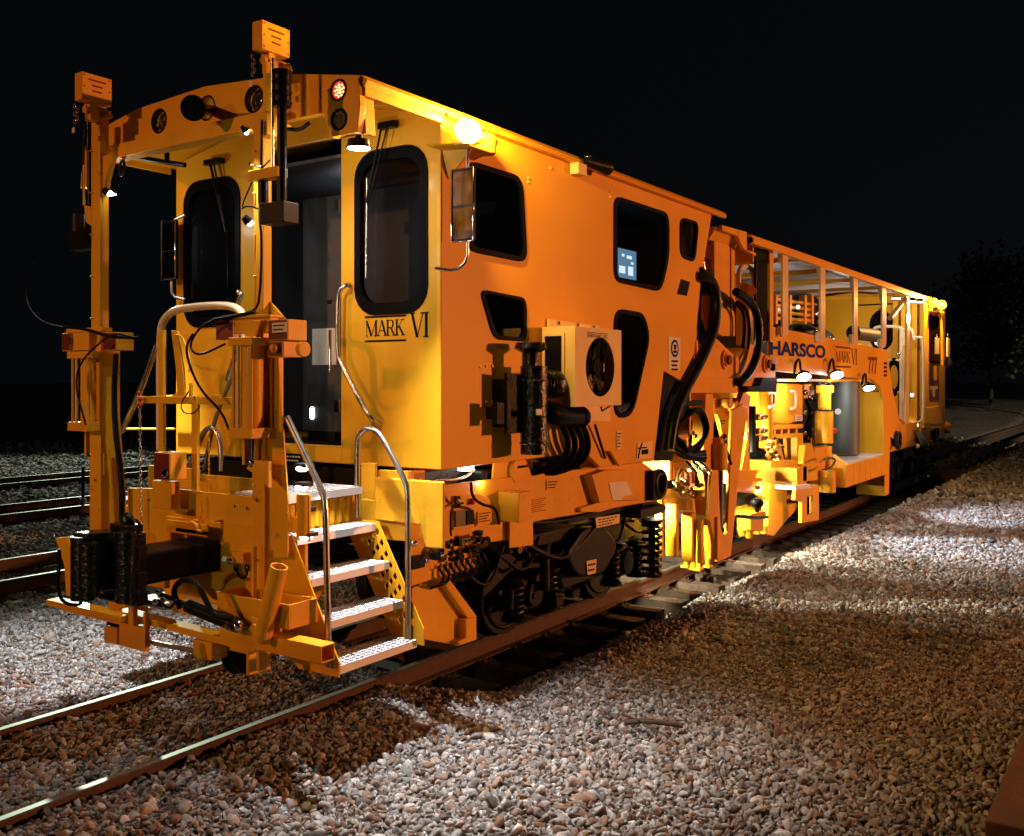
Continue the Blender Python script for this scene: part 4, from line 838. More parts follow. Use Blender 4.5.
m=MB().m(CHR).tube([P(330,330,y=FY-.03),P(330,372,y=FY-.03)],.012,8); m.box(P(327,300,y=FY-.01),P(333,304,y=FY-.002)); m.box(P(334,200,y=FY-.012),P(340,212,y=FY+.0)); m.box(P(334,400,y=FY-.012),P(340,412,y=FY+.0)); part('door_fitting',m)
# ================================================================ stairs
SY0,SY1=4.68,5.47
tr=[(1.60,.575),(1.47,.845),(1.335,1.115),(1.20,1.385),(1.07,1.655)]
st=MB().m(YEL); 
nearp=[Vector((1.16,SY0,P(285,534,y=SY0).z)),Vector((1.60,SY0,.60)),Vector((1.60,SY0,.50)),Vector((1.22,SY0,.50)),Vector((.98,SY0,.80)),Vector((.98,SY0,1.36))]
st.prism(nearp,(0,-.012,0)); ST=part('boarding_steps',st,.002)
holes=[]
farp=[Vector((1.02,SY1,1.40)),Vector((1.22,SY1,1.40)),Vector((1.66,SY1,.66)),Vector((1.66,SY1,.54)),Vector((1.38,SY1,.54)),Vector((.92,SY1,1.3))]
for r_ in range(9):
    for c_ in range(3):
        t=(r_+(.5 if c_%2 else 0)+.6)/10.2; cx=1.02+.44*t+ .045+.062*c_; cz=1.37-.80*t
        if cz<.60 or cz>1.34: continue
        if cx>1.22+(1.40-cz)*.595-.05: continue
        holes.append([Vector((cx-.022,SY1,cz)),Vector((cx,SY1,cz-.036)),Vector((cx+.022,SY1,cz)),Vector((cx,SY1,cz+.036))])
m=MB().m(YEL).prism(farp,(0,.012,0),holes); build('stringer',m,ST)
def tread(x,z,par,y0=SY0,y1=SY1,w_=.26):
    m=MB().m(GAL); m.box((x-.012,y0+.002,z-.055),(x,y1-.002,z)); m.box((x-w_,y0+.002,z-.045),(x-w_+.012,y1-.002,z)); m.box((x-w_+.012,y0+.002,z-.012),(x-.012,y0+.02,z)); m.box((x-w_+.012,y1-.02,z-.012),(x-.012,y1-.002,z))
    nr=int((y1-y0)/.05)
    for i in range(1,nr):
        y=y0+(y1-y0)*i/nr; m.box((x-w_+.012,y-.008,z-.010),(x-.012,y+.008,z))
    for j in range(1,6):
        xx=x-w_+.0+(w_)*j/6; m.box((xx-.007,y0+.02,z-.008),(xx+.007,y1-.02,z+.002))
        for i in range(1,nr):
            y=y0+(y1-y0)*(i)/nr; m.cyl((xx,y,z+.002),(xx,y,z+.006),.011,.007,6)
    m.box((x-w_+.012,y0+.02,z-.03),(x-.012,y1-.02,z-.024))
    return build('tread',m,par)
for x,z in tr: tread(x,z,ST,w_=.26 if x>1.1 else .5)
m=MB().m(BLK).box((-1.4,4.98,1.42),(.80,5.72,1.45)); m.m(YEL).box((.55,4.9,1.3),(1.0,5.3,1.595)); m.box((.75,5.3,1.34),(1.0,5.48,1.59))
for i in range(9): m.cyl((.99+.0*i,4.74+.08*i,1.40),(.99,4.74+.08*i,1.58),.028,n=8)
part('porch_deck',m,.003)
# far side steps glimpse
m=MB().m(GAL).box((-1.0,4.8,.62),(-.6,5.4,.65)); m.box((-.3,4.9,.7),(.2,5.3,.74)); m.m(YEL).box((-.3,5.32,.5),(.35,5.34,1.0)); part('far_side_steps',m)
for px,py,yy in ((299,468,4.66),(298,487,4.66),(301,512,4.66),(303,537,4.66),(313,573,4.9)):
    p=P(px,py,y=yy); m=MB().m(GRY).box(p+Vector((-.05,.0,-.0)),p+Vector((.05,.10,.03))); o=part('step_lamp',m,.008); build('lens',MB().m(LEDS).sph(p+Vector((0,.03,-.005)),.045,12,6,(1,1,.5)),o)
spot('step_lamp_light',P(300,490,y=4.8)+Vector((.05,.2,0)),(1.5,5.2,.6),16,WHT,120,.6,.04)
spot('step_lamp_light',(.9,5.05,2.3),(1.3,5.1,1.2),14,WHT,110,.6,.04)
m=MB().m(YEL).tube([P(303,494,y=4.66),P(303,536,y=4.66)],.04,8); m.box(P(296,540,y=4.67),P(311,495,y=4.69)); part('lamp_bracket',m,.003)
# handrails (steel)
def hr(pts,r=.019,sm=2,mt=STL,name='handrail'): return part(name,MB().m(mt).tube(pts,r,10,sm))
y0=SY0-.03
hr([P(329,667,y=y0),P(326.5,560,y=y0),P(325.5,500,y=y0),P(320,487,y=y0),P(287,417,y=y0)],.022)
y1=SY1-.03
hr([P(358,517,y=y1),P(357,455,y=y1),P(358,436,y=y1),P(366,428,y=y1),P(376,430,y=y1),P(384,440,y=y1),P(405,480,y=y1),P(408,492,y=y1),P(408,545,y=y1),P(408,638,y=y1)],.022)
yw=FY-.09
hr([P(348,284,y=FY),P(346,285,y=yw),P(339,291,y=yw),P(337.5,305,y=yw),P(337.5,352,y=yw),P(340,362,y=yw),P(365,410,y=yw),P(372,419,y=yw),P(380,424,y=FY)],.018)
yf=4.85
hr([P(160,450,y=yf),P(160,400,y=yf),P(160,335,y=yf),P(163,320,y=yf),P(174,310,y=yf),P(200,306,y=yf),P(230,305,y=yf),P(243,312,y=yf),P(245,330,y=yf),P(246,440,y=yf)],.030,2,PIPE)
hr([P(122,432,y=yf+.1),P(140,392,y=yf+.1),P(157,345,y=yf+.1)],.022)
hr([P(227,380,y=5.0),P(237,350,y=5.0),P(240,335,y=5.0)],.018); hr([P(238,292,y=5.2),P(242,293,y=5.2),P(238,302,y=5.2),P(236,312,y=5.2)],.02)
hr([P(188,471,y=5.2),P(200,440,y=5.2),P(207,427,y=5.2),P(216,429,y=5.2),P(221,445,y=5.2),P(221,471,y=5.2)],.02)
hr([P(204,470,y=5.3),P(214,420,y=5.3),P(233,375,y=5.3)],.018)
hr([P(122,429,y=5.6),P(175,429,y=5.6)],.012,0,YEL,'rail_bar'); 
m=MB().m(YEL).box(P(165,403,y=5.6),P(237,396,y=5.62)); part('rail_bar',m,.002)
# ================================================================ lower buggy (raised)
bz=.39; by=4.66
for s_ in (1,-1):
    m=MB().m(BLK); cx=.7*s_; R_=.135; zc=bz+R_; m.cyl((cx-.05,by,zc),(cx+.05,by,zc),R_,n=28); m.cyl((cx-.07*s_,by,zc),(cx-.05*s_,by,zc),R_+.02,n=28); m.cyl((cx+.05,by,zc),(cx+.09,by,zc),.04,n=12); W_=part('guide_wheel',m,.004)
    m=MB().m(YEL2); m.box((cx+.10,by-.08,zc-.12),(cx+.13,by+.12,zc+.22)); m.box((cx-.14,by-.06,zc+.12),(cx+.099,by+.1,zc+.22)); build('wheel_hanger',m,W_,.006)
yb_=4.45
m=MB().m(STL).cyl(P(140,640,y=yb_+.05),P(205,653,y=yb_+.05),.018,n=10); part('axle_tube',m)
fbox(193,212,228,643,661,yb_-.06,name='buggy_block'); fbox(119,145,150,627,652,yb_-.02,name='buggy_block'); fbox(104,117,121,629,645,yb_,name='buggy_block'); fbox(229,249,256,636,655,yb_+.02,name='buggy_block')
m=MB().m(YEL2).cyl(P(203,651,y=yb_-.075),P(203,651,y=yb_-.062),.05,n=20); part('round_cap',m)
def bar(p,q,w_,h_,mt=YEL,name='cross_bar',bev=.004):
    p=Vector(p);q=Vector(q); d=(q-p).normalized(); u=Vector((-d.y,d.x,0)).normalized(); v=d.cross(u); m=MB().m(mt)
    m.prism([p+u*w_+v*h_,p-u*w_+v*h_,p-u*w_-v*h_,p+u*w_-v*h_],q-p); return part(name,m,bev)
bar(P(53,601,y=4.3),P(128,618,y=4.36),.06,.022); bar(P(122,612,y=4.42),P(250,645,y=4.42),.055,.025); bar(P(68,606,y=4.5),P(140,623,y=4.5),.05,.03,YEL2)
# square tube sticking out to the right
e=P(328,652,y=4.42); s0=P(262,640,y=4.42); m=MB().m(YEL); t_=.055; zc=(e.z+s0.z)/2
for a,b in (((s0.x-.35,4.36,zc+.045),(e.x,4.48,zc+.055)),((s0.x-.35,4.36,zc-.055),(e.x,4.48,zc-.045)),((s0.x-.35,4.36,zc-.045),(e.x,4.37,zc+.045)),((s0.x-.35,4.47,zc-.045),(e.x,4.48,zc+.045))): m.box(a,b)
OT=part('outrigger_tube',m,.003); m=MB().m(YEL2).box((s0.x-.02,4.35,zc+.05),(s0.x+.12,4.49,zc+.16)); m.cyl((s0.x+.05,4.30,zc+.10),(s0.x+.05,4.35,zc+.10),.03,n=10); build('sleeve',m,OT,.004)
m=MB().m(YEL2).box((s0.x+.0,4.37,zc-.20),(s0.x+.03,4.44,zc+.1)); m.box((s0.x-.2,4.36,zc-.08),(s0.x-.0,4.44,zc+.08)); part('buggy_bracket',m,.005)
# cylinders of the buggy
def ram2(p,q,r):
    p=Vector(p);q=Vector(q); d=(q-p); m=MB().m(BLK).cyl(p,p+d*.62,r,n=16); o=part('buggy_cylinder',m); m=MB().m(CHR).cyl(p+d*.62,q,r*.5,n=12); m.cyl(p+d*.05,p+d*.09,r*1.15,n=16); m.sph(p,r*.9,10,6); build('rod',m,o)
ram2(P(238,626,y=4.3),P(160,595,y=4.3),.045); ram2(P(98,592,y=4.15),P(165,607,y=4.3),.045)
m=MB().m(BLK).tube([P(180,608,y=4.25),P(172,590,y=4.2),P(183,578,y=4.2),P(197,582,y=4.2),P(205,598,y=4.2),P(213,616,y=4.2),P(232,618,y=4.25)],.02,8,2); part('hydraulic_hose',m)
m=MB().m(CHR)
for q in ((163,600),(158,592),(166,607),(155,602)): m.sph(P(q[0],q[1],y=4.2),.022,8,6)
m.m(BLK).tube([P(158,600,y=4.18),P(170,610,y=4.16),P(176,600,y=4.16)],.01,6,2); part('hose_fitting',m)
m=MB().m(YEL2).box(P(128,625,y=4.3),P(138,598,y=4.34)); m.box(P(143,633,y=4.32),P(150,612,y=4.36)); part('buggy_bracket',m,.004)
# body behind the end plate
m=MB().m(YEL2).box((-.9,4.75,1.0),(1.0,4.78,1.45)); m.prism([Vector((-.75,4.95,.95)),Vector((.85,4.95,.95)),Vector((.6,4.95,.6)),Vector((-.5,4.95,.6))],(0,.4,0)); part('draft_sill',m,.006)
m=MB().m(YEL2).box((-.55,4.69,.86),(-.25,4.74,1.15)); m.box((.45,4.80,1.05),(1.15,4.83,1.5)); part('sill_bracket',m,.004)
# ================================================================ UNDERFRAME AND FRONT BOGIE
XU=1.45
m=MB().m(YEL2)
zc0=P(445,535,x=XU).z
prof=S([(440,486),(648,463),(648,463),(668,502),(655,503),(540,546),(475,530),(440,546)],XU)
m.prism(S([(443.5,485),(643,462),(664,478),(667,499),(533,522),(510,540),(443.5,548)],XU),(-.03,0,0))
m.prism([Vector((1.0,5.52,1.55)),Vector((1.42,5.60,1.55)),Vector((1.45,5.95,1.55)),Vector((1.0,5.95,1.55))],(0,0,-.30))
m.prism([P(375,477,y=5.52),P(443,482,y=5.52),P(443,549,y=5.52),P(425,548,y=5.52),P(420,525,y=5.52),P(375,520,y=5.52)],(0,.03,0))
m.box((-1.35,5.6,1.3),(1.41,5.63,1.52)); m.box((-1.35,5.65,1.38),(-1.3,11,1.55))
UF=part('underframe',m,.01)
m=MB().m(YEL2)
for px in (0,): m.box((1.42,P(375,478,y=5.6).y,1.5),(1.44,5.6,1.7))
m.prism([P(361,463,y=5.6),P(375,463,y=5.6),P(375,517,y=5.6),P(361,517,y=5.6)],(0,.03,0)); m.prism(S([(392,470),(425,470),(425,484),(392,484)],1.2),(-.02,0,0)); m.prism([P(378,470,y=5.65),P(408,471,y=5.65),P(408,485,y=5.65),P(378,484,y=5.65)],(0,.04,0)); build('cab_mount',m,UF,.004)
def loopbr(p0,p1,par,x=XU+.01):      # lifting loops (rounded frames)
    a=P(*p0,x=x);b=P(*p1,x=x); o=roundpoly([Vector((x,a.y,b.z)),Vector((x,b.y,b.z)),Vector((x,b.y,a.z)),Vector((x,a.y,a.z))],.07); i_=roundpoly([Vector((x,a.y+.07,b.z+.12)),Vector((x,b.y-.07,b.z+.12)),Vector((x,b.y-.07,a.z-.05)),Vector((x,a.y+.07,a.z-.05))],.03)
    m=MB().m(YEL2).prism(o,(-.04,0,0),[i_]); m.prism([Vector((x-.041,a.y-.25,b.z)),Vector((x-.041,a.y+.02,b.z)),Vector((x-.041,a.y+.02,a.z)),Vector((x-.041,a.y-.22,a.z))],(-.02,0,0)); build('lifting_loop',m,par,.004)
loopbr((513,461),(533,480),UF); loopbr((597,453),(617,468),UF)
# dark zone between cab and frame
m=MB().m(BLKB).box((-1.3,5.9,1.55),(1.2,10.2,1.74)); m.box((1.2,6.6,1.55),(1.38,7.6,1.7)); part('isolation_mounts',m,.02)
def sidebox(px0,px1,py0,py1,x,d,mt=YEL2,par=UF,name='equipment_box',bev=.006):
    a=P(px0,py0,x=x);b=P(px1,py1,x=x); yb=b.y; return build(name,MB().m(mt).box((x-d,a.y,P(px0,py1,x=x).z),(x,yb,a.z)),par,bev)
sidebox(519,530,493,523,1.66,.21); bx=P(519,523,x=1.55)
m=MB().m(YEL2).prism(S([(510,520),(533,517),(533,545),(510,548)],1.5),(-.012,0,0)); m.ring(P(520,491,x=1.6),(1,0,0),.022,.006,12,6); m.ring(P(520,550,x=1.5),(1,0,0),.022,.006,12,6); build('hanging_plate',m,UF)
m=MB().m(BLK).tube(S([(471,482),(472,497),(482,505),(496,507),(499,524)],1.62),.012,8,2); m.tube(S([(463,503),(452,505),(450,522),(451,536)],1.5),.008,6,2); build('cable',m,UF)
m=MB().m(STL).tube(S([(425,487),(434,480),(442,480),(458,480),(471,474),(474,467)],1.4),.010,6,2); build('conduit',m,UF)
# control panel with buttons
m=MB().m(YEL2).prism(S([(454,496),(478,493),(500,505),(500,524),(454,530)],1.47),(-.018,0,0)); CP=build('control_panel',m,UF,.003)
m=MB().m(BLK).prism(S([(456,496),(460.5,496),(460.5,508),(456,508)],1.482),(-.01,0,0)); m.prism(S([(467,511),(474,510),(474,524),(467,525)],1.50),(-.03,0,0)); build('switch_case',m,CP)
m=MB().m(REDE).sph(P(472,501.5,x=1.49),.027,12,8); build('stop_button',m,CP); m=MB().m(STL).sph(P(458,502,x=1.49),.02,8,6); build('plug',m,CP)
m=MB().m(mat('olive_box',(.10,.08,.01),.5)).prism(S([(456,511),(466,510),(466,526),(456,527)],1.49),(-.02,0,0)); build('relay_box',m,CP)
label_plate(CP,S([(477,512),(491,510),(491,522),(477,524)],1.475),(1,0,0),YEL2,4,BLKL)
label_plate(UF,S([(529,499),(547,496),(547,511),(529,514)],1.452),(1,0,0),YEL2,7,RUSTL); label_plate(UF,S([(598,486),(614,484),(614,498),(598,500)],1.452),(1,0,0),YEL2,7,RUSTL)
label_plate(UF,S([(434,507),(441,507),(441,529),(434,529)],1.5),(1,0,0),CREAM,6,RUSTL); label_plate(UF,S([(546,480),(558,479),(558,489),(546,490)],1.452),(1,0,0),YEL2,3,BLKL)
# under-cab lamp
m=MB().m(LEDS).prism(S([(462,466),(475,466),(475,471),(462,471)],1.30),(-.05,0,0)); ll=part('under_cab_lamp',m,.008); p=P(468,475,x=1.32); point('under_cab_light',p+Vector((.14,0,-.05)),2.2,WHT,.05)
m=MB().m(LEDS).prism(S([(534,515),(541,514),(541,517),(534,518)],1.35),(-.04,0,0)); part('under_frame_lamp',m,.004); p=P(545,520,x=1.2); point('under_frame_light',p+Vector((-.2,.3,-.2)),1.5,WHT,.05)
# tilted bracket with white reflector plate
m=MB().m(YEL2); q=S([(592,475),(606,470),(626,470),(640,498),(600,503)],1.55); m.prism(q,(-.1,0,0)); tb=build('tilted_bracket',m,UF,.005)
m=MB().m(LBLW).prism(S([(609,483),(626,481),(632,494),(622,497),(622,500),(613,500)],1.558),(-.005,0,0)); build('reflector_plate',m,tb)
m=MB().m(YEL2).prism(S([(581,508),(600,502),(640,500),(600,512),(581,512)],1.5),(-.2,0,0)); build('step_plate',m,UF,.004)
# D ring
c=P(659,484,x=1.5); m=MB().m(BLK).ring(c,(1,0,0),.125,.045,24,10); m.box(c+Vector((-.05,-.2,-.16)),c+Vector((.03,-.08,.16))); build('towing_ring',m,UF)
# valve manifold
m=MB().m(YEL2).prism(S([(412,536),(430,537),(430,570),(475,560),(475,568),(430,580),(412,586)],1.42),(-.02,0,0)); VM=part('valve_bracket',m,.004)
m=MB().m(YEL2).prism(S([(430,545),(475,536),(475,562),(430,571)],1.40),(-.02,0,0)); build('backing_plate',m,VM)
r=random.Random(5); BRS=mat('brass_fittings',(.45,.28,.09),.3,metal=.9,var=.2)
m=MB()
for i in range(34):
    px=436+r.random()*50; py=557-(px-436)*.25-r.random()*22+8; c=P(px,py,x=1.47); m.m([BRS,CHR,BLK,GRY,BRS][r.randrange(5)])
    if r.random()<.5: m.cyl(c,c+Vector((r.uniform(.02,.07),r.uniform(-.05,.05),r.uniform(-.03,.05))),r.uniform(.015,.03),n=8)
    else: m.cb(c,(r.uniform(.03,.07),r.uniform(.03,.08),r.uniform(.03,.07)))
for i in range(9):
    px=438+i*5.5; a=P(px,566-i*1.6,x=1.45); m.m(BLK if i%3 else GRY).tube([a,a+Vector((.05,.03,-.10)),a+Vector((-.1,.1,-.2)),a+Vector((-.5,.1,-.3))],.012,6,1)
build('hydraulic_valves',m,VM)
m=MB().m(BLK).prism(S([(413,556),(425,554),(425,567),(413,570)],1.44),(-.02,0,0)); m.m(CHR).sph(P(427,561,x=1.45),.02,8,6); m.sph(P(414,543,x=1.44),.028,10,6); build('gauge_panel',m,VM)
m=MB().m(YEL2).tube([P(434,530,x=1.45),P(437,556,x=1.45)],.02,8); m.tube([P(445,575,x=1.38),P(445,583,x=1.38)],.05,10); build('pipe_stub',m,VM)
# plough-like lower bracket beside the steps
m=MB().m(YEL2); m.prism(S([(412,589),(436,572),(447,580),(476,619),(476,640),(459,646),(412,637)],1.30),(-.04,0,0)); LB=part('rail_guard',m,.006); m=MB().m(YEL2); m.prism(S([(436,572),(447,575),(478,617),(470,622)],1.36),(-.08,0,0)); m.prism(S([(466,619),(477,617),(477,640),(460,646),(458,642),(466,638)],1.38),(-.12,0,0)); build('edge_strip',m,LB,.012)
# hoses in the shadow behind the steps
for i in range(5):
    m=MB().m(BLK).tube([(.2,5.0+.08*i,1.0+.03*i),(.9,5.3+.1*i,1.12+.04*i),(1.1,5.8,1.0-.05*i),(1.25,6.5,1.0-.05*i)],.022,8,2); part('hydraulic_hose',m)
# bogie
def wheel(x,y,r_=.42,par=None,s_=1):
    m=MB().m(BLKB); m.cyl((x-.07,y,r_),(x+.07,y,r_),r_,n=40); m.cyl((x-.07*s_-.03*s_,y,r_),(x-.07*s_,y,r_),r_+.03,n=40); m.ring((x+.07*s_,y,r_),(1,0,0),r_-.07,.022,36,8); m.cyl((x+.07,y,r_),(x+.14,y,r_),.13,n=20); m.cyl((x+.14,y,r_),(x+.19,y,r_),.09,.07,16)
    for i in range(6): a=2*math.pi*i/6; m.cyl((x+.14,y+.1*math.cos(a),r_+.1*math.sin(a)),(x+.16,y+.1*math.cos(a),r_+.1*math.sin(a)),.014,n=6)
    return build('wheel',m,par)
def spring(x,y,z0_,z1_,par,R_=.085,r_=.02,turns=6):
    n=turns*12; m=MB().m(BLKG).tube([(x+R_*math.cos(2*math.pi*i/12),y+R_*math.sin(2*math.pi*i/12),z0_+(z1_-z0_)*i/n) for i in range(n+1)],r_,6); m.m(BLK).cyl((x,y,z0_-.02),(x,y,z1_+.02),.04,n=12); m.cyl((x,y,z0_-.03),(x,y,z0_),.12,n=18); m.cyl((x,y,z1_),(x,y,z1_+.03),.12,n=18); return build('coil_spring',m,par)
def bogie(yc,wb,ax2=1.05):
    m=MB().m(BLKB); 
    for x in (ax2,-ax2):
        m.prism([Vector((x,yc-wb/2-.75,.62)),Vector((x,yc-wb/2-.35,.90)),Vector((x,yc-.5,.86)),Vector((x,yc-.35,.62)),Vector((x,yc+.35,.62)),Vector((x,yc+.5,.86)),Vector((x,yc+wb/2+.35,.90)),Vector((x,yc+wb/2+.75,.62)),Vector((x,yc+wb/2+.75,.5)),Vector((x,yc+wb/2+.3,.68)),Vector((x,yc+.45,.60)),Vector((x,yc+.3,.35)),Vector((x,yc-.3,.35)),Vector((x,yc-.45,.60)),Vector((x,yc-wb/2-.3,.68)),Vector((x,yc-wb/2-.75,.5))],(-.10,0,0))
    m.box((-1.0,yc-.25,.45),(1.0,yc+.25,.75)); B=part('bogie_frame',m,.012)
    for y in (yc-wb/2,yc+wb/2):
        wheel(.72,y,par=B); wheel(-.72,y,par=B,s_=-1)
        build('axle',MB().m(BLKB).cyl((-.65,y,.42),(.65,y,.42),.08,n=14),B)
        m=MB().m(BLKB).box((ax2-.12,y-.17,.28),(ax2+.04,y+.17,.58)); m.cyl((ax2+.04,y,.43),(ax2+.09,y,.43),.12,n=18); build('axle_box',m,B,.02)
        for d in (-.30,.30): spring(ax2+.03,y+d,.26,.60,B)
    return B
B1=bogie(8.75,1.9)
# gearbox casing and warning plates on the bogie
m=MB().m(BLKB); m.prism(roundpoly(S([(566,556),(585,528),(600,526),(612,533),(619,548),(604,575),(578,578)],1.25),.12),(-.35,0,0)); GB=part('gearbox_casing',m,.03)
label_plate(GB,S([(586,561),(596,559),(595,573),(587,575)],1.255),(1,0,0),CREAM,2,BLKL)
m=MB().m(BLKB).box((1.1,8.2,1.05),(1.25,10.2,1.28)); m.box((-1.1,7.4,.86),(1.1,10.3,.98)); m.tube([(1.2,7.3,1.05),(1.25,7.9,.75),(1.22,8.3,.72),(1.25,8.8,.98)],.03,8,2); m.tube([(1.28,7.2,1.2),(1.3,7.9,1.1),(1.3,9,1.12)],.02,8,2); BX=part('bogie_crossmember',m,.015)
label_plate(BX,S([(595,518),(619,514),(619,523),(596,528)],1.27),(1,0,0),CREAM,3,BLKL)
m=MB().m(CREAM).box(P(632,520,x=1.3),P(637,515,x=1.3)+Vector((-.02,0,0))); m.m(BLKB).cyl(P(545,545,x=1.2),P(545,590,x=1.2),.05,n=12); m.m(GRY).cyl(P(512,590,x=1.2),P(511,610,x=1.2),.02,n=8); build('shock_absorber',m,BX)
r=random.Random(9); m=MB().m(BLKB)
for i in range(40):
    c=P(r.uniform(440,650),0,x=1.15); y=c.y; c=Vector((r.uniform(.9,1.2),y,r.uniform(.3,1.05))); 
    if r.random()<.5: m.cyl(c,c+Vector((r.uniform(.03,.1),0,0)),r.uniform(.015,.04),n=8)
    else: m.cb(c,(r.uniform(.04,.12),r.uniform(.05,.2),r.uniform(.04,.12)))
for i in range(6): m.tube([(1.1,6.6+.6*i,.9),(1.22,6.9+.6*i,.6+.05*(i%3)),(1.1,7.3+.6*i,.95)],.018,6,2)
build('brake_rigging',m,BX)
m=MB().m(BLKB).box(P(641,519,x=1.45)-Vector((.5,0,.0)),P(664,504,x=1.45)); m.tube([P(640,505,x=1.4),P(652,502,x=1.4),P(664,508,x=1.4)],.03,8,1); BS=part('bogie_stop',m,.01)
spring(1.38,P(652,540,x=1.38).y,P(652,573,x=1.38).z,P(652,522,x=1.38).z,BS,.10,.022,7)
# ================================================================ CENTRE: COLUMNS, ARMS, HOSES, TAMPING UNITS
XC=1.5
def SP(pts,x,d,mt=YEL2,name='plate',par=MC,bev=.005,holes=()):
    return build(name,MB().m(mt).prism(S(pts,x),(-d,0,0),[S(h,x) for h in holes]),par,bev)
CF=SP([(714.5,231),(731.5,229),(731.5,336),(722,336),(714.5,330)],1.4,.04,YEL2,'column')
m=MB().m(YEL2).prism(S([(731.6,229),(735,232),(735,336),(731.6,336)],1.42),(-.3,0,0)); m.prism(S([(703,256),(714,262),(714,330),(706,330)],1.1),(-.06,0,0)); build('column_flange',m,CF,.004)
m=MB().m(YEL2).prism([Vector((x,11.35,z)) for x,z in ((1.4,4.2),(1.5,4.35),(0,4.55),(-1.4,4.3),(-1.4,4.15),(0,4.4))],(0,.9,0)); BR=part('link_roof',m,.005)
m=MB().m(YEL2).prism(S([(722,225),(747,232),(747,250),(756,253),(756,256),(744,249),(738,236),(722,230)],1.55),(-.05,0,0)); build('edge_trim',m,BR,.003)
m=MB().m(YEL2).box((-1.4,11.3,1.2),(.9,11.36,4.1)); m.box((-1.4,12.5,1.3),(.6,12.56,4.2)); m.box((-1.3,11.4,1.2),(.9,12.5,1.4)); m.tube(S([(700,290),(703,330),(700,365)],1.2),.04,10); m.tube(S([(693,330),(690,372),(686,395)],1.3),.05,10); part('centre_bulkhead',m,.004)
hr(S([(738.5,284),(738.5,272),(742,266),(749,267),(753,272),(754.5,284)],1.35),.035,1,PIPE)
m=MB().m(YEL2)
for i,(px,py) in enumerate(((742,286),(748,289),(745,296),(739,300))): m.cyl(P(px,py,x=1.2),P(px+3,py+2,x=1.45),.07,n=10)
m.box(P(736,345,x=1.0),P(757,286,x=1.2)); part('hose_manifold',m,.01)
# pivot brackets
p1=SP([(716,338),(738,359),(738,392),(690,392),(684,378),(700,352)],1.5,.05,YEL2,'pivot_bracket'); p2=SP([(751,343),(775.5,363),(775.5,378),(764,378),(761,386),(740,386),(740,360)],1.5,.05,YEL2,'pivot_bracket')
for p,c in ((p1,(724.5,360)),(p2,(765,364))):
    q=P(*c,x=XC); build('pivot_pin',MB().m(YEL2).cyl(q,q+Vector((.03,0,0)),.12,n=20).m(YEL2).cyl(q+Vector((.03,0,0)),q+Vector((.05,0,0)),.085,n=20).m(REDP).cyl(q+Vector((.05,0,0)),q+Vector((.08,0,0)),.06,n=20),p)
m=MB().m(YEL2).prism(S([(684,378),(737.5,378),(737.5,393),(690,393)],1.56),(-.04,0,0)); m.box(P(686,376,x=1.0),P(737,372,x=1.49)); m.prism(S([(736,356),(739,358),(739,374),(736,374)],1.53),(-.3,0,0)); build('stiffener',m,p1,.004)
m=MB().m(BLK).prism(S([(748,386),(760,386),(763,377.5),(777,377.5),(777,392),(748,392)],1.6),(-.3,0,0)); build('buffer_block',m,p2,.006)
for i,(px,py) in enumerate(((695,352),(702,362),(706,370),(744,360),(749,358),(743,366),(690,358))):
    c=P(px,py,x=1.45); m=MB().m(BRS if i%2 else YEL2).cyl(c+Vector((0,0,-.12)),c+Vector((0,0,.14)),.035,n=10).cb(c,(.08,.08,.06)); part('hose_fitting',m,.004)
# big hoses
def hose(pts,r,x=1.55,sm=2,n=10): return part('hydraulic_hose',MB().m(RUB if r<.05 else BLK).tube(S(pts,x),r,n,sm))
hose([(703,276),(712,281),(717,297),(716,320),(711,338),(700,362),(686,388),(674,415),(669,450)],.062,1.66,2,14)
hose([(700,268),(704,283),(713,290),(713,310),(709,335),(696,362)],.035,1.6); hose([(736,292),(748,298),(757,312),(760,335),(757,356),(749,374),(739,383)],.055,1.62,2,12)
hose([(736,304),(743,310),(745,325),(743,348)],.022,1.55); hose([(737,302),(746,308),(750,325),(748,348)],.022,1.55); hose([(700,286),(699,310),(701,344)],.022,1.5); hose([(698,285),(697,312),(703,330),(705,346)],.03,1.52)
m=MB().m(CHR).cyl(P(703,262,x=1.55),P(704,277,x=1.55),.028,n=10); m.m(BLK).cb(P(703,283,x=1.5),(.2,.25,.3)); part('hose_coupling',m,.01)
for i in range(7):
    dx=i*3.3; 
    hose([(672+dx*.3,418+i*1.5),(676+dx,408+i*.6),(690+dx*.7,409),(700+dx*.35,414+i),(705+dx*.2,430),(702,447-i),(692-i,458-i*1.2),(678+i,452-i*2),(670+i*1.2,438)] if i%2 else [(666+dx*.3,420),(670+i,445),(678+i*1.5,455-i),(690,459-i),(705,461-i*1.6)],.020+.004*(i%3),1.5+.03*(i%3))
m=MB().m(BLK).cb(P(683,403,x=1.4),(.3,.5,.06)); m.m(CHR)
for i in range(12): c=P(686+i*1.7,462+(i%4)*2.2,x=1.5); m.cyl(c,c+Vector((.08,-.02,-.05)),.022,n=8)
for i in range(6): c=P(683+i*2.5,430+(i%3)*3,x=1.35); m.sph(c,.03,8,6)
m.m(YEL2).box(P(690,475,x=1.1),P(713,470,x=1.45)); part('valve_block',m,.006)
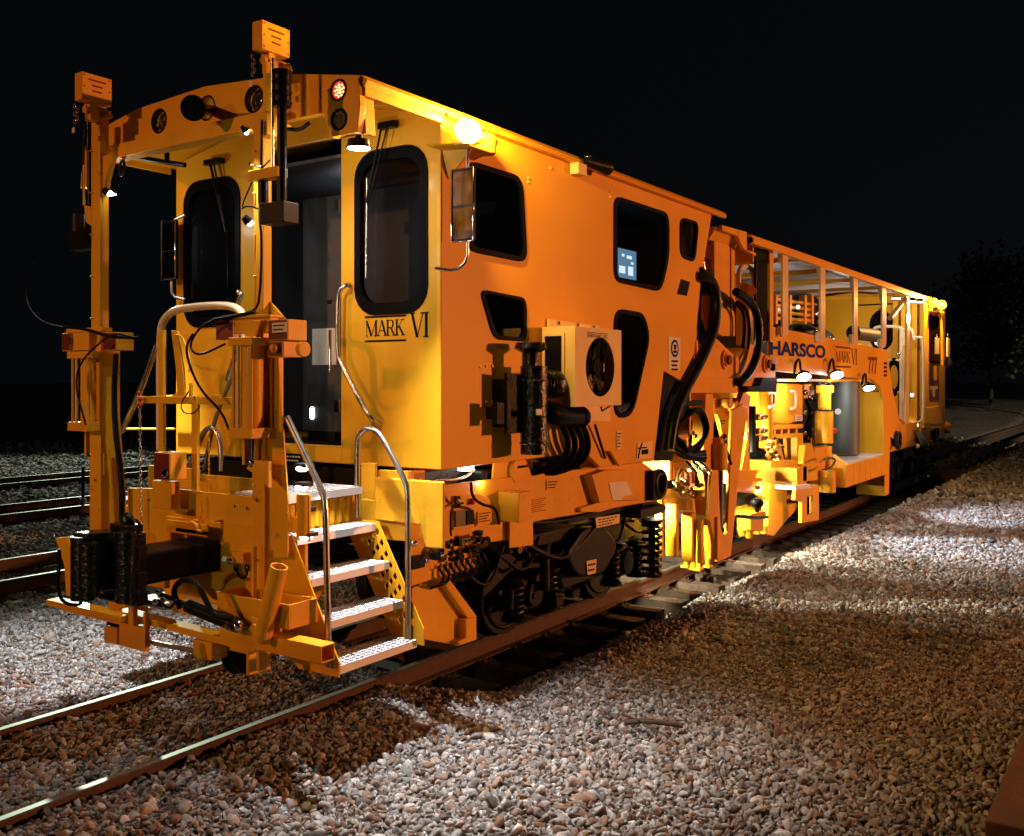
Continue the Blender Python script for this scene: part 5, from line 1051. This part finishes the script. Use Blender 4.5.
# posts and A-frame
SP([(706,392),(713,392),(714,420),(711,500),(708,516),(703,470)],1.42,.16,YEL2,'support_post')
m=MB().m(YEL2).cyl(P(718,470,x=1.45),P(718,443,x=1.45),.12,n=20); HC=part('lifting_cylinder',m); m=MB().m(CHR).cyl(P(719,528,x=1.45),P(719,470,x=1.45),.055,n=16); build('rod',m,HC)
m=MB().m(YEL2).cyl(P(718,444,x=1.45),P(718,438,x=1.45),.07,n=14); m.m(CHR).cyl(P(722,440,x=1.5),P(724,436,x=1.5),.04,n=8); m.m(BLK).tube(S([(724,440),(727,452),(731,464)],1.5),.02,8,1); build('port_fitting',m,HC)
SP([(733,410),(743,404),(748,408),(739,480),(731,556),(718.5,562),(709,516),(712,470),(718,470),(721,528),(724,535.5),(727.5,533),(729,500)],1.5,.05,YEL2,'lifting_frame',bev=.008)
SP([(744,392),(751,396),(749,408),(743,412),(736,412)],1.48,.08,YEL2,'support_arm'); SP([(717,412),(742,418),(730,440),(724,440)],1.3,.05,YEL2,'gusset_plate')
label_plate(MC,S([(719,419),(726,418),(726,426),(720,426)],1.31),(1,0,0),LBLW,2,BLKL)
m=MB().m(YEL2)
for px,py in ((722,403),(728,406),(731,411),(735,403)): c=P(px,py,x=1.35); m.cyl(c,c+Vector((.12,0,0)),.07,n=12)
m.prism(S([(714,398),(740,398),(740,416),(714,414)],1.32),(-.05,0,0)); part('linkage_block',m,.006)
# bright yellow tamping guards (standing boxes)
fbox(655,662,664,500,556,10.3,YEL,'tamping_guard'); fbox(665.5,676,679,504,557,10.6,YEL,'tamping_guard'); fbox(681.5,692,696,513,563,10.9,YEL,'tamping_guard'); fbox(697,702,704,520,564,11.0,YEL,'tamping_guard'); fbox(709,717.5,718.5,517,560,11.3,YEL,'tamping_guard')
SP([(655,487),(697,492),(697,512),(662,508)],1.15,.1,YEL,'guard_beam'); m=MB().m(REDP).cyl(P(690,472,x=1.25),P(690,486,x=1.25),.07,n=12); m.m(BRS)
for i in range(16): c=P(672+random.random()*18,474+random.random()*20,x=1.25); m.cyl(c,c+Vector((.08,random.uniform(-.05,.05),random.uniform(-.04,.04))),random.uniform(.02,.045),n=8)
m.ring(P(683,483,x=1.3),(1,0,0),.16,.025,20,8); part('tamping_head',m)
for i,(px,py0,py1,tl) in enumerate(((686,520,566,0),(691,520,568,.05),(700,530,569,-.05),(706,526,566,.04),(712,520,556,0))):
    a=P(px,py0,x=.85+.08*i); b=P(px+tl*40,py1,x=.85+.08*i); m=MB().m(YEL).cyl(a,b,.045,.03,10); m.cb(b,(.10,.13,.03)); part('tamping_tine',m,.004)
TL=(1,.93,.70)
def tamp_lamp(p,tgt,pw,size=130):
    o=part('tamping_lamp',MB().m(YEL2).cb(p,(.07,.05,.06)),.01); d=(Vector(tgt)-p).normalized(); build('lens',MB().m(LEDS).cb(p+d*.06,(.06,.05,.05)),o); spot('tamping_light',p+d*.12,tgt,pw,TL,size,.5,.06)
tamp_lamp(Vector((.55,9.95,1.25)),(.75,11.2,.5),1000); tamp_lamp(Vector((1.2,10.15,1.02)),(1.15,11.2,.5),480)
tamp_lamp(P(757,492,x=1.2)+Vector((.12,-.3,.1)),P(772,508,x=1.25),260,150); tamp_lamp(Vector((.9,12.4,1.3)),(1.1,14.2,.8),420)
point('tamping_light',P(752,430,x=1.1),26,(1,.9,.65),.08)
# ---- lower carrier
SP([(738,480),(787,483),(787,505),(797,503),(797,509),(783,525),(774,536),(764,534),(768,524),(768,500),(760,494),(738,492)],1.25,.10,YEL,'carrier_plate',bev=.01)
m=MB().m(YEL).box(P(761,481,x=.6),P(797,468,x=1.35)); BM=part('cross_member',m,.008); m=MB().m(YEL).box((.3,12.6,.5),(.9,17,.62)); m.prism(S([(740,470),(762,470),(762,484),(738,484)],1.2),(-.3,0,0)); build('inner_beam',m,BM,.006)
SP([(797,482),(819,486),(819,520),(802,523),(802,502),(795,500)],1.5,.06,YEL,'foot_frame',holes=[[(807,497),(813,495),(813,513),(807,516)]])
m=MB().m(GAL).prism(S([(795,486),(810,484),(812,488),(796,490)],1.55),(-.4,0,0)); part('small_step',m,.004)
SP([(751,514),(766,511),(767,518),(764,518),(764,531),(751,532)],1.42,.2,YEL2,'work_head',bev=.01); m=MB().m(BLK).sph(P(757,503,x=1.45),.095,14,10,(1,1,.8)); m.cyl(P(757,512,x=1.45),P(757,503,x=1.45),.03,n=8); m.tube(S([(738,516),(755,518),(767,517)],1.45),.025,8,1); part('sensor_dome',m)
m=MB().m(YEL)
for px,py in ((742,536),(749,538),(757,534),(762,533)): m.cyl(P(px,py-8,x=1.2),P(px,py,x=1.2),.07,.045,12)
part('roller_feet',m)
m=MB().m(CHR).box(P(753,532,x=.9),P(739,524,x=.95)); part('rail_clamp',m,.01)
# ---- vertical units
m=MB().m(YEL).cyl(P(766,448,x=1.2),P(766,392,x=1.2),.10,n=18); m.m(BLK).cyl(P(752.5,452,x=1.3),P(752.5,406,x=1.3),.05,n=10); part('guide_column',m)
m=MB().m(YEL).prism(S([(746,404),(751,404),(750,470),(742,480),(740,478),(747,440)],1.15),(-.1,0,0)); part('side_member',m,.004)
SP([(771,383),(803,384),(803,420),(787,425),(771,424)],1.25,.6,YEL,'access_door',bev=.03)
hr(S([(791,391),(794,391),(795.5,394),(795.5,406),(794,409),(791,408.5)],1.30),.022,1,PIPE,'door_handle'); hr(S([(769,393),(773,393),(774,396),(774,404),(772,407),(769,407)],1.30),.022,1,PIPE,'door_handle')
label_plate(MC,S([(795,415),(802,415),(802,421),(795,421)],1.26),(1,0,0),LBLW,2,REDE)
m=MB().m(YEL2); m.prism(S([(771,425),(803,424),(803,428),(771,430)],1.25),(-.5,0,0)); 
for px in (774,781,788,796): m.prism(S([(px,428),(px+2,428),(px+2,436),(px,436)],1.24),(-.3,0,0))
m.prism(S([(772,435),(803,433),(803,437),(773,439)],1.27),(-.5,0,0)); m.prism(S([(773,438),(779,438),(785,462),(776,464)],1.24),(-.05,0,0)); m.prism(S([(786,438),(802,437),(797,462),(788,462)],1.1),(-.05,0,0)); m.prism(S([(797,437),(803,436),(804,466),(797,466)],1.24),(-.1,0,0)); m.prism(S([(771,461),(803,460),(804,467),(770,468)],1.27),(-.5,0,0)); part('ribbed_bracket',m,.004)
m=MB(); rr=random.Random(3)
for i in range(26):
    c=P(764+rr.random()*13,440+rr.random()*20,x=1.35); m.m([BRS,CHR,YEL2,CREAM][rr.randrange(4)]); m.cyl(c,c+Vector((rr.uniform(.04,.1),rr.uniform(-.06,.06),rr.uniform(-.03,.05))),rr.uniform(.02,.045),n=8)
for py in (417,431,438): c=P(760,py,x=1.35); m.m(YEL2).cyl(c+Vector((0,-.1,0)),c+Vector((0,.1,0)),.05,n=10); m.m(BLK).cyl(c+Vector((0,.1,0)),c+Vector((.02,.2,0)),.03,n=8); m.m(CHR).cyl(c+Vector((.05,0,0)),c+Vector((.09,0,0)),.03,n=8)
part('valve_cluster',m)
m=MB().m(YEL2).cyl(P(824,443,x=1.35),P(824,410,x=1.35),.15,n=20); m.m(YEL).cyl(P(824.5,410,x=1.35),P(824.5,391,x=1.35),.105,n=18); m.m(YEL2).cb(P(825,389,x=1.35),(.22,.26,.12)); m.m(GRY).cyl(P(824,411,x=1.35),P(824,409.5,x=1.35),.16,n=20); part('accumulator',m)
m=MB().m(YEL2).prism(S([(806,445),(812,443),(818,462),(818,480),(803,482),(803,462)],1.35),(-.2,0,0)); m.prism(S([(815,448),(832,446),(832,470),(826,486),(818,486),(815,462)],1.3),(-.15,0,0)); m.m(CHR).cyl(P(812,448,x=1.3),P(812,438,x=1.3),.03,n=8); part('casting',m,.02)
m=MB().m(TANK).cyl(P(843,453,x=.95),P(843,380,x=.95),.30,n=28); m.m(LBLW).cyl(P(838,411.5,x=1.262),P(838,411.5,x=1.27),.055,n=16); m.m(REDE).cyl(P(831,430,x=1.25),P(835,431,x=1.25),.05,n=10); part('steel_tank',m)
m=MB().m(BLK)
for i in range(5): m.tube(S([(806+i*2,400),(812+i*2,412+i*3),(807+i,425),(805+i*2,445)],1.1),.04,8,2)
m.box((.3,15.5,1.2),(.5,19.5,2.6)); m.m(CHR)
for i in range(14): m.sph(P(804+rr.random()*14,385+rr.random()*60,x=1.1),.03+.02*rr.random(),8,6)
m.m(LEDS).sph(P(808,435,x=1.1),.03,8,6); part('engine_hoses',m)
m=MB().m(LBLW).box(P(809,395,x=1.1),P(814,390,x=1.12)); m.m(STL).tube(S([(818,381),(822,386),(828,381),(832,386)],1.2),.02,8,1); m.m(YEL).prism(S([(804,384),(812,384),(812,412),(804,412)],1.0),(-.1,0,0)); m.prism(S([(826,370),(858,372),(858,383),(826,383)],.9),(-.1,0,0)); part('service_panel',m,.004)
SP([(854,384),(872,386),(871,417),(856,417),(854,400)],.75,.3,YEL,'inner_housing',bev=.01); m=MB().m(BLKL).tube(S([(858,390),(871,390)],.76),.012,5); m.tube(S([(859,390),(859,412),(871,412)],.76),.012,5); part('door_seam',m)
m=MB().m(LEDS).box(P(852,426,x=.7),P(860,423.5,x=.72)); part('strip_lamp',m); m=MB().m(LEDS).box(P(864,427,x=.7),P(874,424,x=.72)); part('strip_lamp',m)
m=MB().m(YEL).prism(S([(857,430),(870,430),(866,452),(852,452)],.7),(-.1,0,0)); m.m(BLK).tube(S([(872,408),(862,426),(856,440),(854,452)],.9),.05,8,1); part('floor_support',m,.01)
# deck
m=MB().m(GAL); dk=[P(832,453,z=1.06),P(846,464.5,z=1.02),P(887,454,z=1.02),P(884,448,z=1.02)]
m.box((.5,dk[1].y,1.0),(1.5,dk[2].y,1.03))
DK=part('work_deck',m,.003); m=MB().m(YEL2).box((.45,dk[1].y-.02,.62),(1.52,dk[2].y,.995)); 
for i in range(7): m.box((1.521,dk[1].y+.4*i+.1,.63),(1.53,dk[1].y+.4*i+.12,.99))
build('deck_box',m,DK,.01)
m=MB().m(YEL2).prism([P(832,455,y=dk[1].y-.3),P(846,466,y=dk[1].y-.3),P(846,488,y=dk[1].y-.3),P(832,486,y=dk[1].y-.3)],(0,.2,0)); m.cyl(P(827,492,x=1.4),P(827,470,x=1.4),.14,n=14); build('deck_end',m,DK,.01)
m=MB().m(BLK).tube(S([(820,462),(826,458),(833,458),(836,461),(830,468),(822,470)],1.55),.015,6,2); part('cable',m)
# ---- HARSCO side panel with leg and skirt
pan=S([(770,326),(887,350),(893,392),(900,421),(924,424),(922,433),(905,444),(890,437),(889,494),(885,496),(883,400),(880,386),(872,379),(770,371)],XC)
m=MB().m(YEL).prism(pan,(-.04,0,0)); m.prism(S([(883,392),(885,392),(887,495),(885,496)],1.49),(-.55,0,0)); PN=part('side_panel',m,.006)
m=MB().m(YEL); yl=P(886,400,x=XC).y; yk=P(874,382,x=XC).y
m.prism([Vector((1.46,yk,P(874,381,x=XC).z)),Vector((1.46,yl-.12,P(884,392,x=XC).z)),Vector((1.46,yl,P(886,446,x=XC).z)),Vector((1.46,yl+.02,P(886,446,x=XC).z)),Vector((1.46,yl-.04,P(884,390,x=XC).z)),Vector((1.46,yk,P(874,379,x=XC).z))],(-.36,0,0)); build('leg_return',m,PN,.004)
m=MB().m(YEL).box((-1.45,12.8,2.4),(-1.4,20.2,3.2)); m.box((-1.4,20.1,1.2),(-1.3,23,1.4)); m.box((-1.4,12.6,1.9),(1.4,12.65,2.9)) ; m.box((-1.35,20.2,1.35),(1.45,23.05,1.40)); m.box((.9,12.9,2.44),(1.45,20,2.48)); part('machine_bed',m)
hx=P(770,354,x=XC); hz=P(771,341,x=XC); text('HARSCO',BLUE,(XC+.002,hx.y+.0,P(771,355,x=XC).z),(0,1,0),(0,0,1),P(771,340,x=XC).z-P(771,355,x=XC).z,PN,'lettering',P(825,360,x=XC).y-hx.y,off=.035)
m=MB().m(RUSTL); a=P(836,373-11,x=XC); h_=.19; x_=serif('MARK',m,a,(0,1,0),(0,0,1),h_,1.35); serif('VI',m,a+Vector((0,x_+.08,-.03)),(0,1,0),(0,0,1),.28,1.2)
for z in (-.09,h_+.05): m.prism([a+Vector((.004,-.05,z)),a+Vector((.004,x_+.02,z)),a+Vector((.004,x_+.02,z+.03)),a+Vector((.004,-.05,z+.03))],(.001,0,0))
build('lettering',m,PN); a=P(868,375-1,x=XC); b=P(877,375,x=XC); text('777',RUSTL,(XC+.002,a.y,P(868,374,x=XC).z),(0,1,0),(0,0,1),.32,PN,'lettering',b.y-a.y,off=.02)
m=MB().m(BLKL)
for i,py in enumerate((362,366,370,374)): m.prism(S([(884,py),(887,py+.4),(887,py+2.6),(884,py+2.2)],XC+.006),(-.004,0,0))
build('load_marking',m,PN)
label_plate(PN,S([(772,357),(777,358),(777,364),(772,363.5)],XC),(1,0,0),LBLW,3,REDE)
# ---- canopy
arc2=[(1.62,4.27),(1.6,4.36),(1.1,4.50),(.3,4.58),(-.3,4.58),(-1.1,4.50),(-1.6,4.36),(-1.62,4.27)]
m=MB().m(YEL).prism([Vector((x,12.3,z)) for x,z in arc2]+[Vector((x*.96,12.3,z-.03)) for x,z in reversed(arc2)],(0,13.3,0)); m.box((1.55,12.3,4.24),(1.63,23.3,4.33)); m.box((-1.63,12.3,4.24),(-1.55,25.5,4.33)); CN=part('canopy_roof',m)
m=MB().m(CEIL)
for i in range(9):
    y=13.0+1.1*i; m.prism([Vector((x*.93,y,z-.05)) for x,z in arc2[1:-1]]+[Vector((x*.9,y,z-.07-.02)) for x,z in reversed(arc2[1:-1])],(0,1.02,0))
build('lining_panels',m,CN,.01)
m=MB().m(YEL2).box((-1.5,12.62,4.05),(1.5,12.66,4.4)); build('end_board',m,CN,.003)
for i in range(5): m=MB().m(YEL2).box((-1.5,14.6+1.8*i,4.26),(1.5,14.66+1.8*i,4.33)); build('roof_bow',m,CN)
SP([(756.5,247),(769.5,246),(769.5,341),(756.5,341)],1.48,.04,BLK,'shutter_panel'); SP([(770,246),(773.5,247),(773.5,342),(770,341)],1.52,.10,YEL2,'canopy_post')
for a,b,t,bt in ((783,788.5,249,335),(821,825.5,262,341),(854,858,277,343),(882.5,886.5,287,347)):
    o=SP([(a,t),(b,t),(b,bt-4),(b-1,bt),(a-1,bt+2),(a,bt-4)],1.58,.035,PIPE,'canopy_post'); m=MB().m(PIPE).prism(S([(a-2,bt-8),(a,bt-9),(a,bt+1),(a-2,bt)],1.57),(-.06,0,0)); m.prism(S([(a-1.5,t),(a,t),(a,t+14)],1.57),(-.06,0,0)); build('post_foot',m,o)
SP([(907,296),(910,299),(909,424),(906,424)],1.58,.03,PIPE,'canopy_post')
part('diagonal_brace',MB().m(PIPE).tube(S([(907,297),(890,318)],1.5),.05,8))
# machinery seen over the panel
m=MB().m(YEL2)
for i in range(4): m.prism(S([(776,297+i*6.5),(813,303+i*5.4),(813,306+i*5.4),(776,300+i*6.5)],1.2),(-.08,0,0))
for px in (776,790,805,812): m.prism(S([(px,295),(px+2,295),(px+2,324),(px,324)],1.22),(-.1,0,0))
part('radiator_guard',m,.003)
m=MB().m(BLKG).sph(P(797,306,x=.8),.4,16,10,(1,1.3,.6)); m.box((-.6,14,2.7),(.9,18.5,3.3)); m.cyl((.6,18.2,3.0),(.6,18.2,3.55),.1,n=12); m.sph((.6,18.2,3.55),.15,12,8); m.sph((.3,19.2,3.3),.4,12,8,(1,1.6,.5)); m.sph((.7,17.2,3.3),.3,12,8,(1,1.6,.6)); part('engine',m,.03)
m=MB().m(TANK).cyl((.9,19.9,3.42),(.9,21.7,3.42),.14,n=20); part('exhaust_silencer',m)
m=MB().m(LEDS).sph(P(798,307,x=1.28),.028,10,6); part('guard_lamp',m)
# ================================================================ REAR CAB
RY=23.1; RE=25.55
m=MB().m(YEL); m.prism(S([(924,302),(945,308),(945,425),(944,428),(924,428)],XS),(-.05,0,0),[roundpoly(S([(929,315),(943,318),(943,363),(929,363)],XS),.15)])
wv=rrect(P(870,0,y=RY).x,P(893,0,y=RY).x,P(880,352,y=RY).z,P(880,309,y=RY).z,.35)
m.prism([Vector((-1.5,RY,1.3)),Vector((1.55,RY,1.3)),Vector((1.55,RY,4.3)),Vector((0,RY,4.5)),Vector((-1.5,RY,4.3))],(0,.05,0),[[Vector((a,RY,b)) for a,b in wv]])
m.box((-1.5,RY+.05,1.3),(-1.45,RE,4.3)); m.box((-1.45,RE-.05,1.3),(1.54,RE,4.25)); m.box((-1.44,RY+.051,1.3),(1.54,RE-.051,1.35)); RC=part('rear_cab',m,.006)
window(RC,roundpoly(S([(929,315),(943,318),(943,363),(929,363)],XS),.15),(1,0,0),wid=.05); window(RC,[Vector((a,RY,b)) for a,b in wv],(0,-1,0),wid=.06)
m=MB().m(DKGR).box((-1.4,RY+.8,1.4),(1.5,RY+.85,4.2)); build('cab_lining',m,RC)
m=MB().m(BLKL)
for px in (894,900,912.5,919): a=P(px,320,y=RY-.005); b=P(px,424,y=RY-.005); m.box((a.x-.01,RY-.012,b.z),(a.x+.01,RY-.002,a.z+.35))
m.box((P(859,0,y=RY).x,RY-.012,P(880,305,y=RY).z),(P(898,0,y=RY).x,RY-.002,P(880,305,y=RY).z+.03)); build('door_seams',m,RC)
m=MB().m(YEL)
for px in (896,904,915): a=P(px,300,y=RY-.1); m.box((a.x-.06,RY-.14,1.35),(a.x+.05,RY-.013,4.25))
build('door_pillar',m,RC,.01)
o=S([(929,380),(938.5,380),(938.5,400),(929,400)],XS); p=label_plate(RC,o,(1,0,0),REDP,0,BLKL,'emblem_panel'); m=MB().m(CREAM).prism(S([(930,386),(938,386),(938,389),(935,390),(935,397),(933,397),(932,390),(930,389)],XS+.013),(-.004,0,0)); build('emblem',m,p)
SP([(925,408),(944,405),(944,424),(925,424)],XS+.01,.02,YEL2,'lower_panel'); 
m=MB().m(YEL2).prism(S([(888,430),(922,424),(922,432),(916,445),(890,447)],1.45),(-.04,0,0)); m.prism(S([(922,424),(945,421),(945,438),(922,440)],1.48),(-.05,0,0)); m.box((-1.4,20.2,1.0),(1.4,25.5,1.28)); part('rear_frame',m,.006)
for c in ((898,440),(936,434)): m=MB().m(GRY).ring(P(*c,x=1.54),(1,0,0),.15,.05,20,8); m.m(BLK).box(P(c[0]-6,c[1]+6,x=1.47),P(c[0]-1,c[1]-6,x=1.5)); part('towing_ring',m)
m=MB().m(CHR).prism(S([(915,430),(919,430),(930,441),(930,445),(922,445)],1.56),(-.25,0,0)); part('step_shield',m,.02); m=MB().m(CREAM).sph(P(917.5,446,x=1.55),.05,10,6); part('step_lamp',m); m=MB().m(LEDS).box(P(908,426,x=1.3),P(918,424,x=1.5)); part('step_plate',m)  # the step plate is no lamp; its brightness is put into a glowing material
m=MB().m(YEL2).sph(P(946,426,x=1.5),.12,10,6); m.m(GRY).cyl(P(946,433,x=1.5),P(946,431,x=1.5),.1,n=12); part('rear_fitting',m)
# rear hand rails and ladders
WHP=mat('pale_handrail',(.80,.66,.42),.35,var=.04)
yy=RY-.5
hr([P(873,333,y=yy),P(874,328,y=yy),P(880,326.5,y=yy),P(898,326.5,y=yy),P(903,330,y=yy),P(903,345,y=yy)],.035,1,WHP); hr([P(901.5,330,y=yy),P(901.5,370,y=yy),P(901.5,419,y=yy)],.045,0,WHP); hr([P(902,331,y=yy),P(908,327,y=yy),P(913,331,y=yy),P(914,340,y=yy)],.03,1,WHP)
hr([P(886,360,y=yy),P(902,360.5,y=yy)],.025,0,PIPE,'ladder_rung'); hr([P(893,392,y=yy),P(903,392,y=yy)],.025,0,PIPE,'ladder_rung')
hr([P(914,337,y=yy),P(921,337,y=yy),P(923.5,341,y=yy),P(923.5,417,y=yy),P(920,422,y=yy),P(913,423,y=yy)],.028,1,PIPE)
m=MB().m(RUB).ring(P(894,377,y=yy),(0,1,.0),.12,.03,20,8); m.v=[(v[0],v[1],(v[2]-P(894,377,y=yy).z)*2.9+P(894,377,y=yy).z) for v in m.v]; part('coiled_hose',m)
m=MB().m(CHR).sph(P(899,354,y=yy),.06,8,6); m.m(LEDS).sph(P(912,395,y=yy),.035,10,6); part('ladder_lamp',m)
# ceiling lamps at the rear porch
for px,py,r_ in ((896,299,.09),(912,302,.08),(920.5,302.5,.07)):
    c=P(px,py,y=RY-.5); m=MB().m(BLK).cyl(c+Vector((0,0,.02)),c+Vector((0,0,.09)),r_*.9,n=14); o=part('ceiling_lamp',m); build('lens',MB().m(LEDS).cyl(c,c+Vector((0,0,.018)),r_,n=18),o)
point('rear_porch_light',P(912,318,y=RY-1.3),30,(1,.93,.8),.1); point('canopy_light',(.2,21.5,3.3),26,WHT,.15); point('canopy_light',(.2,16.5,3.45),26,WHT,.15)
# rear beacons, mirror arms
bp=P(937,303,x=1.75); m=MB().m(YEL2).box(bp+Vector((-.3,-.2,-.22)),bp+Vector((.1,.3,-.18))); RB=part('amber_beacon',m); m=MB().m(AMB2).sph(bp+Vector((-.05,-.12,0)),.10,14,10,(1,1,1.1)); m.sph(bp+Vector((.05,.25,-.03)),.11,14,10); build('beacon_lens',m,RB)
point('beacon_light',bp+Vector((.25,-.1,.1)),320,(1,.5,.1),.1)
m=MB().m(YEL2).tube([P(940,308,x=1.75),P(941.5,330,x=1.75),P(942,365,x=1.75)],.035,8); RM=part('mirror_arm',m); m=MB().m(CREAM).box(P(934.5,354,x=1.72),P(939.5,338,x=1.76)); m.m(CHR).cyl(P(937,338,x=1.75),P(937,334,x=1.75),.03,n=8); build('mirror_head',m,RM,.02); m=MB().m(CREAM).box(P(946,357,x=1.84),P(950,338,x=1.88)); m.m(CHR).cyl(P(948,338,x=1.85),P(948,333,x=1.85),.03,n=8); m.m(GRY).sph(P(948,363,x=1.85),.09,8,6,(1,1,1.6)); build('mirror_head',m,RM,.02)
B2=bogie(23.2,1.9)
m=MB().m(CHR).box(P(923,461,x=1.2),P(929,459,x=1.3)); m.box(P(923,477,x=1.2),P(929,474.5,x=1.3)); m.m(CREAM).sph(P(916,479,x=1.25),.04,8,6); part('sander_bracket',m)
m=MB().m(BLKB).box((-.9,12.0,.55),(.9,20.5,.75)); part('satellite_frame',m,.01)
# work lamps
for q,tl in (((804,377),(.35,-.6,-.9)),((837,375),(.35,-.5,-.8)),((869,388),(.3,-.45,-.95))):
    c=P(*q,x=1.62); round_lamp(c,'work_lamp',.105,tl); m=MB().m(BLK).tube([c+Vector((-.05,0,.1)),c+Vector((-.02,-.15,.28)),c+Vector((-.02,-.32,.22)),c+Vector((-.05,-.3,.05))],.02,6,2); part('lamp_cable',m)
c1=P(804,377,x=1.70); spot('work_lamp_light',c1+Vector((.1,-.1,-.03)),c1+Vector((.7,.5,-1)),150,COOL,90,.6,.08); point('work_lamp_fill',P(800,392,x=1.55),22,WHT,.08)
c2=P(837,377,x=1.70); spot('work_lamp_light',c2+Vector((.1,0,-.05)),Vector((3.5,16.2,-.2)),1000,(.76,.84,1),54,.7,.08); spot('work_lamp_light',c2+Vector((0,.2,-.05)),P(850,440,x=1.0),90,WHT,100,.5,.08)
c3=P(869,388,x=1.70); spot('work_lamp_light',c3+Vector((.1,0,-.06)),Vector((3.6,20.6,-.2)),1000,(.76,.84,1),46,.7,.08); spot('work_lamp_light',c3+Vector((-.1,.1,-.06)),P(882,430,x=1.2),60,WHT,100,.5,.08)
# ================================================================ BACKGROUND: dark trees on the bank beyond, low building
leafM=mat('night_foliage',(.022,.028,.012),.7,var=.5,scale=2)
barkM=mat('bark',(.06,.045,.03),.9,var=.3)
def tree(x,y,h,cr,seed,label):
    r=random.Random(seed); z=float(gh(x,y)); m=MB().m(barkM); top=Vector((x+r.uniform(-.3,.3),y,z+h*.75)); m.cyl((x,y,z-.1),top,.16,.05,8)
    for i in range(7):
        a=r.uniform(0,6.28); s0=Vector((x,y,z)).lerp(top,r.uniform(.35,.95)); m.cyl(s0,s0+Vector((math.cos(a)*cr*.7,math.sin(a)*cr*.7,h*.16)),.05,.015,6)
    t=thing('tree',label,'tree',(x,y,z),'trees on the far bank'); build('trunk',m,t)
    g=np.random.default_rng(seed); n=5200; cl=g.normal(size=(26,3)); cl/=np.linalg.norm(cl,axis=1)[:,None]; cl*=g.uniform(.35,1,26)[:,None]; k=g.integers(0,26,n)
    c=cl[k]*np.array([cr*.8,cr*.8,h*.36])+g.normal(size=(n,3))*np.array([cr*.2,cr*.2,h*.075])+np.array([x,y,z+h*.62])
    s=g.uniform(.10,.24,n)[:,None]; a=g.normal(size=(n,3)); a/=np.linalg.norm(a,axis=1)[:,None]; b=np.cross(a,g.normal(size=(n,3))); b/=np.linalg.norm(b,axis=1)[:,None]
    V=np.stack([c-a*s,c+b*s*.6,c+a*s,c-b*s*.6],1).reshape(-1,3); F_=np.arange(4*n).reshape(-1,4)
    me=bpy.data.meshes.new('crown'); o0=np.array([x,y,z+h*.6]); fastmesh(me,V-o0,F_); me.materials.append(leafM); o=bpy.data.objects.new('crown',me); COL.objects.link(o); o.parent=t; o.location=Vector(o0)-Vector((x,y,z)); WL[o]=Vector(o0)
kinds=['tall dark tree on the bank right of the rear cab','bushy low tree on the bank at the right edge','slim dark tree beyond the rear cab']
for i,(x,y,h,c) in enumerate(((1.5,66,9,3.6),(7,70,11,4.2),(13,66,8,3.5),(-4,74,10,4),(19,74,12,4.5))):
    tree(x,y,h,c,40+i,['slim dark tree straight behind the rear cab roof','tall dark tree on the gravel bank right of the rear cab','low bushy dark tree on the gravel bank near the right edge','dark tree hidden mostly behind the canopy roof','broad dark tree at the far right edge'][i])
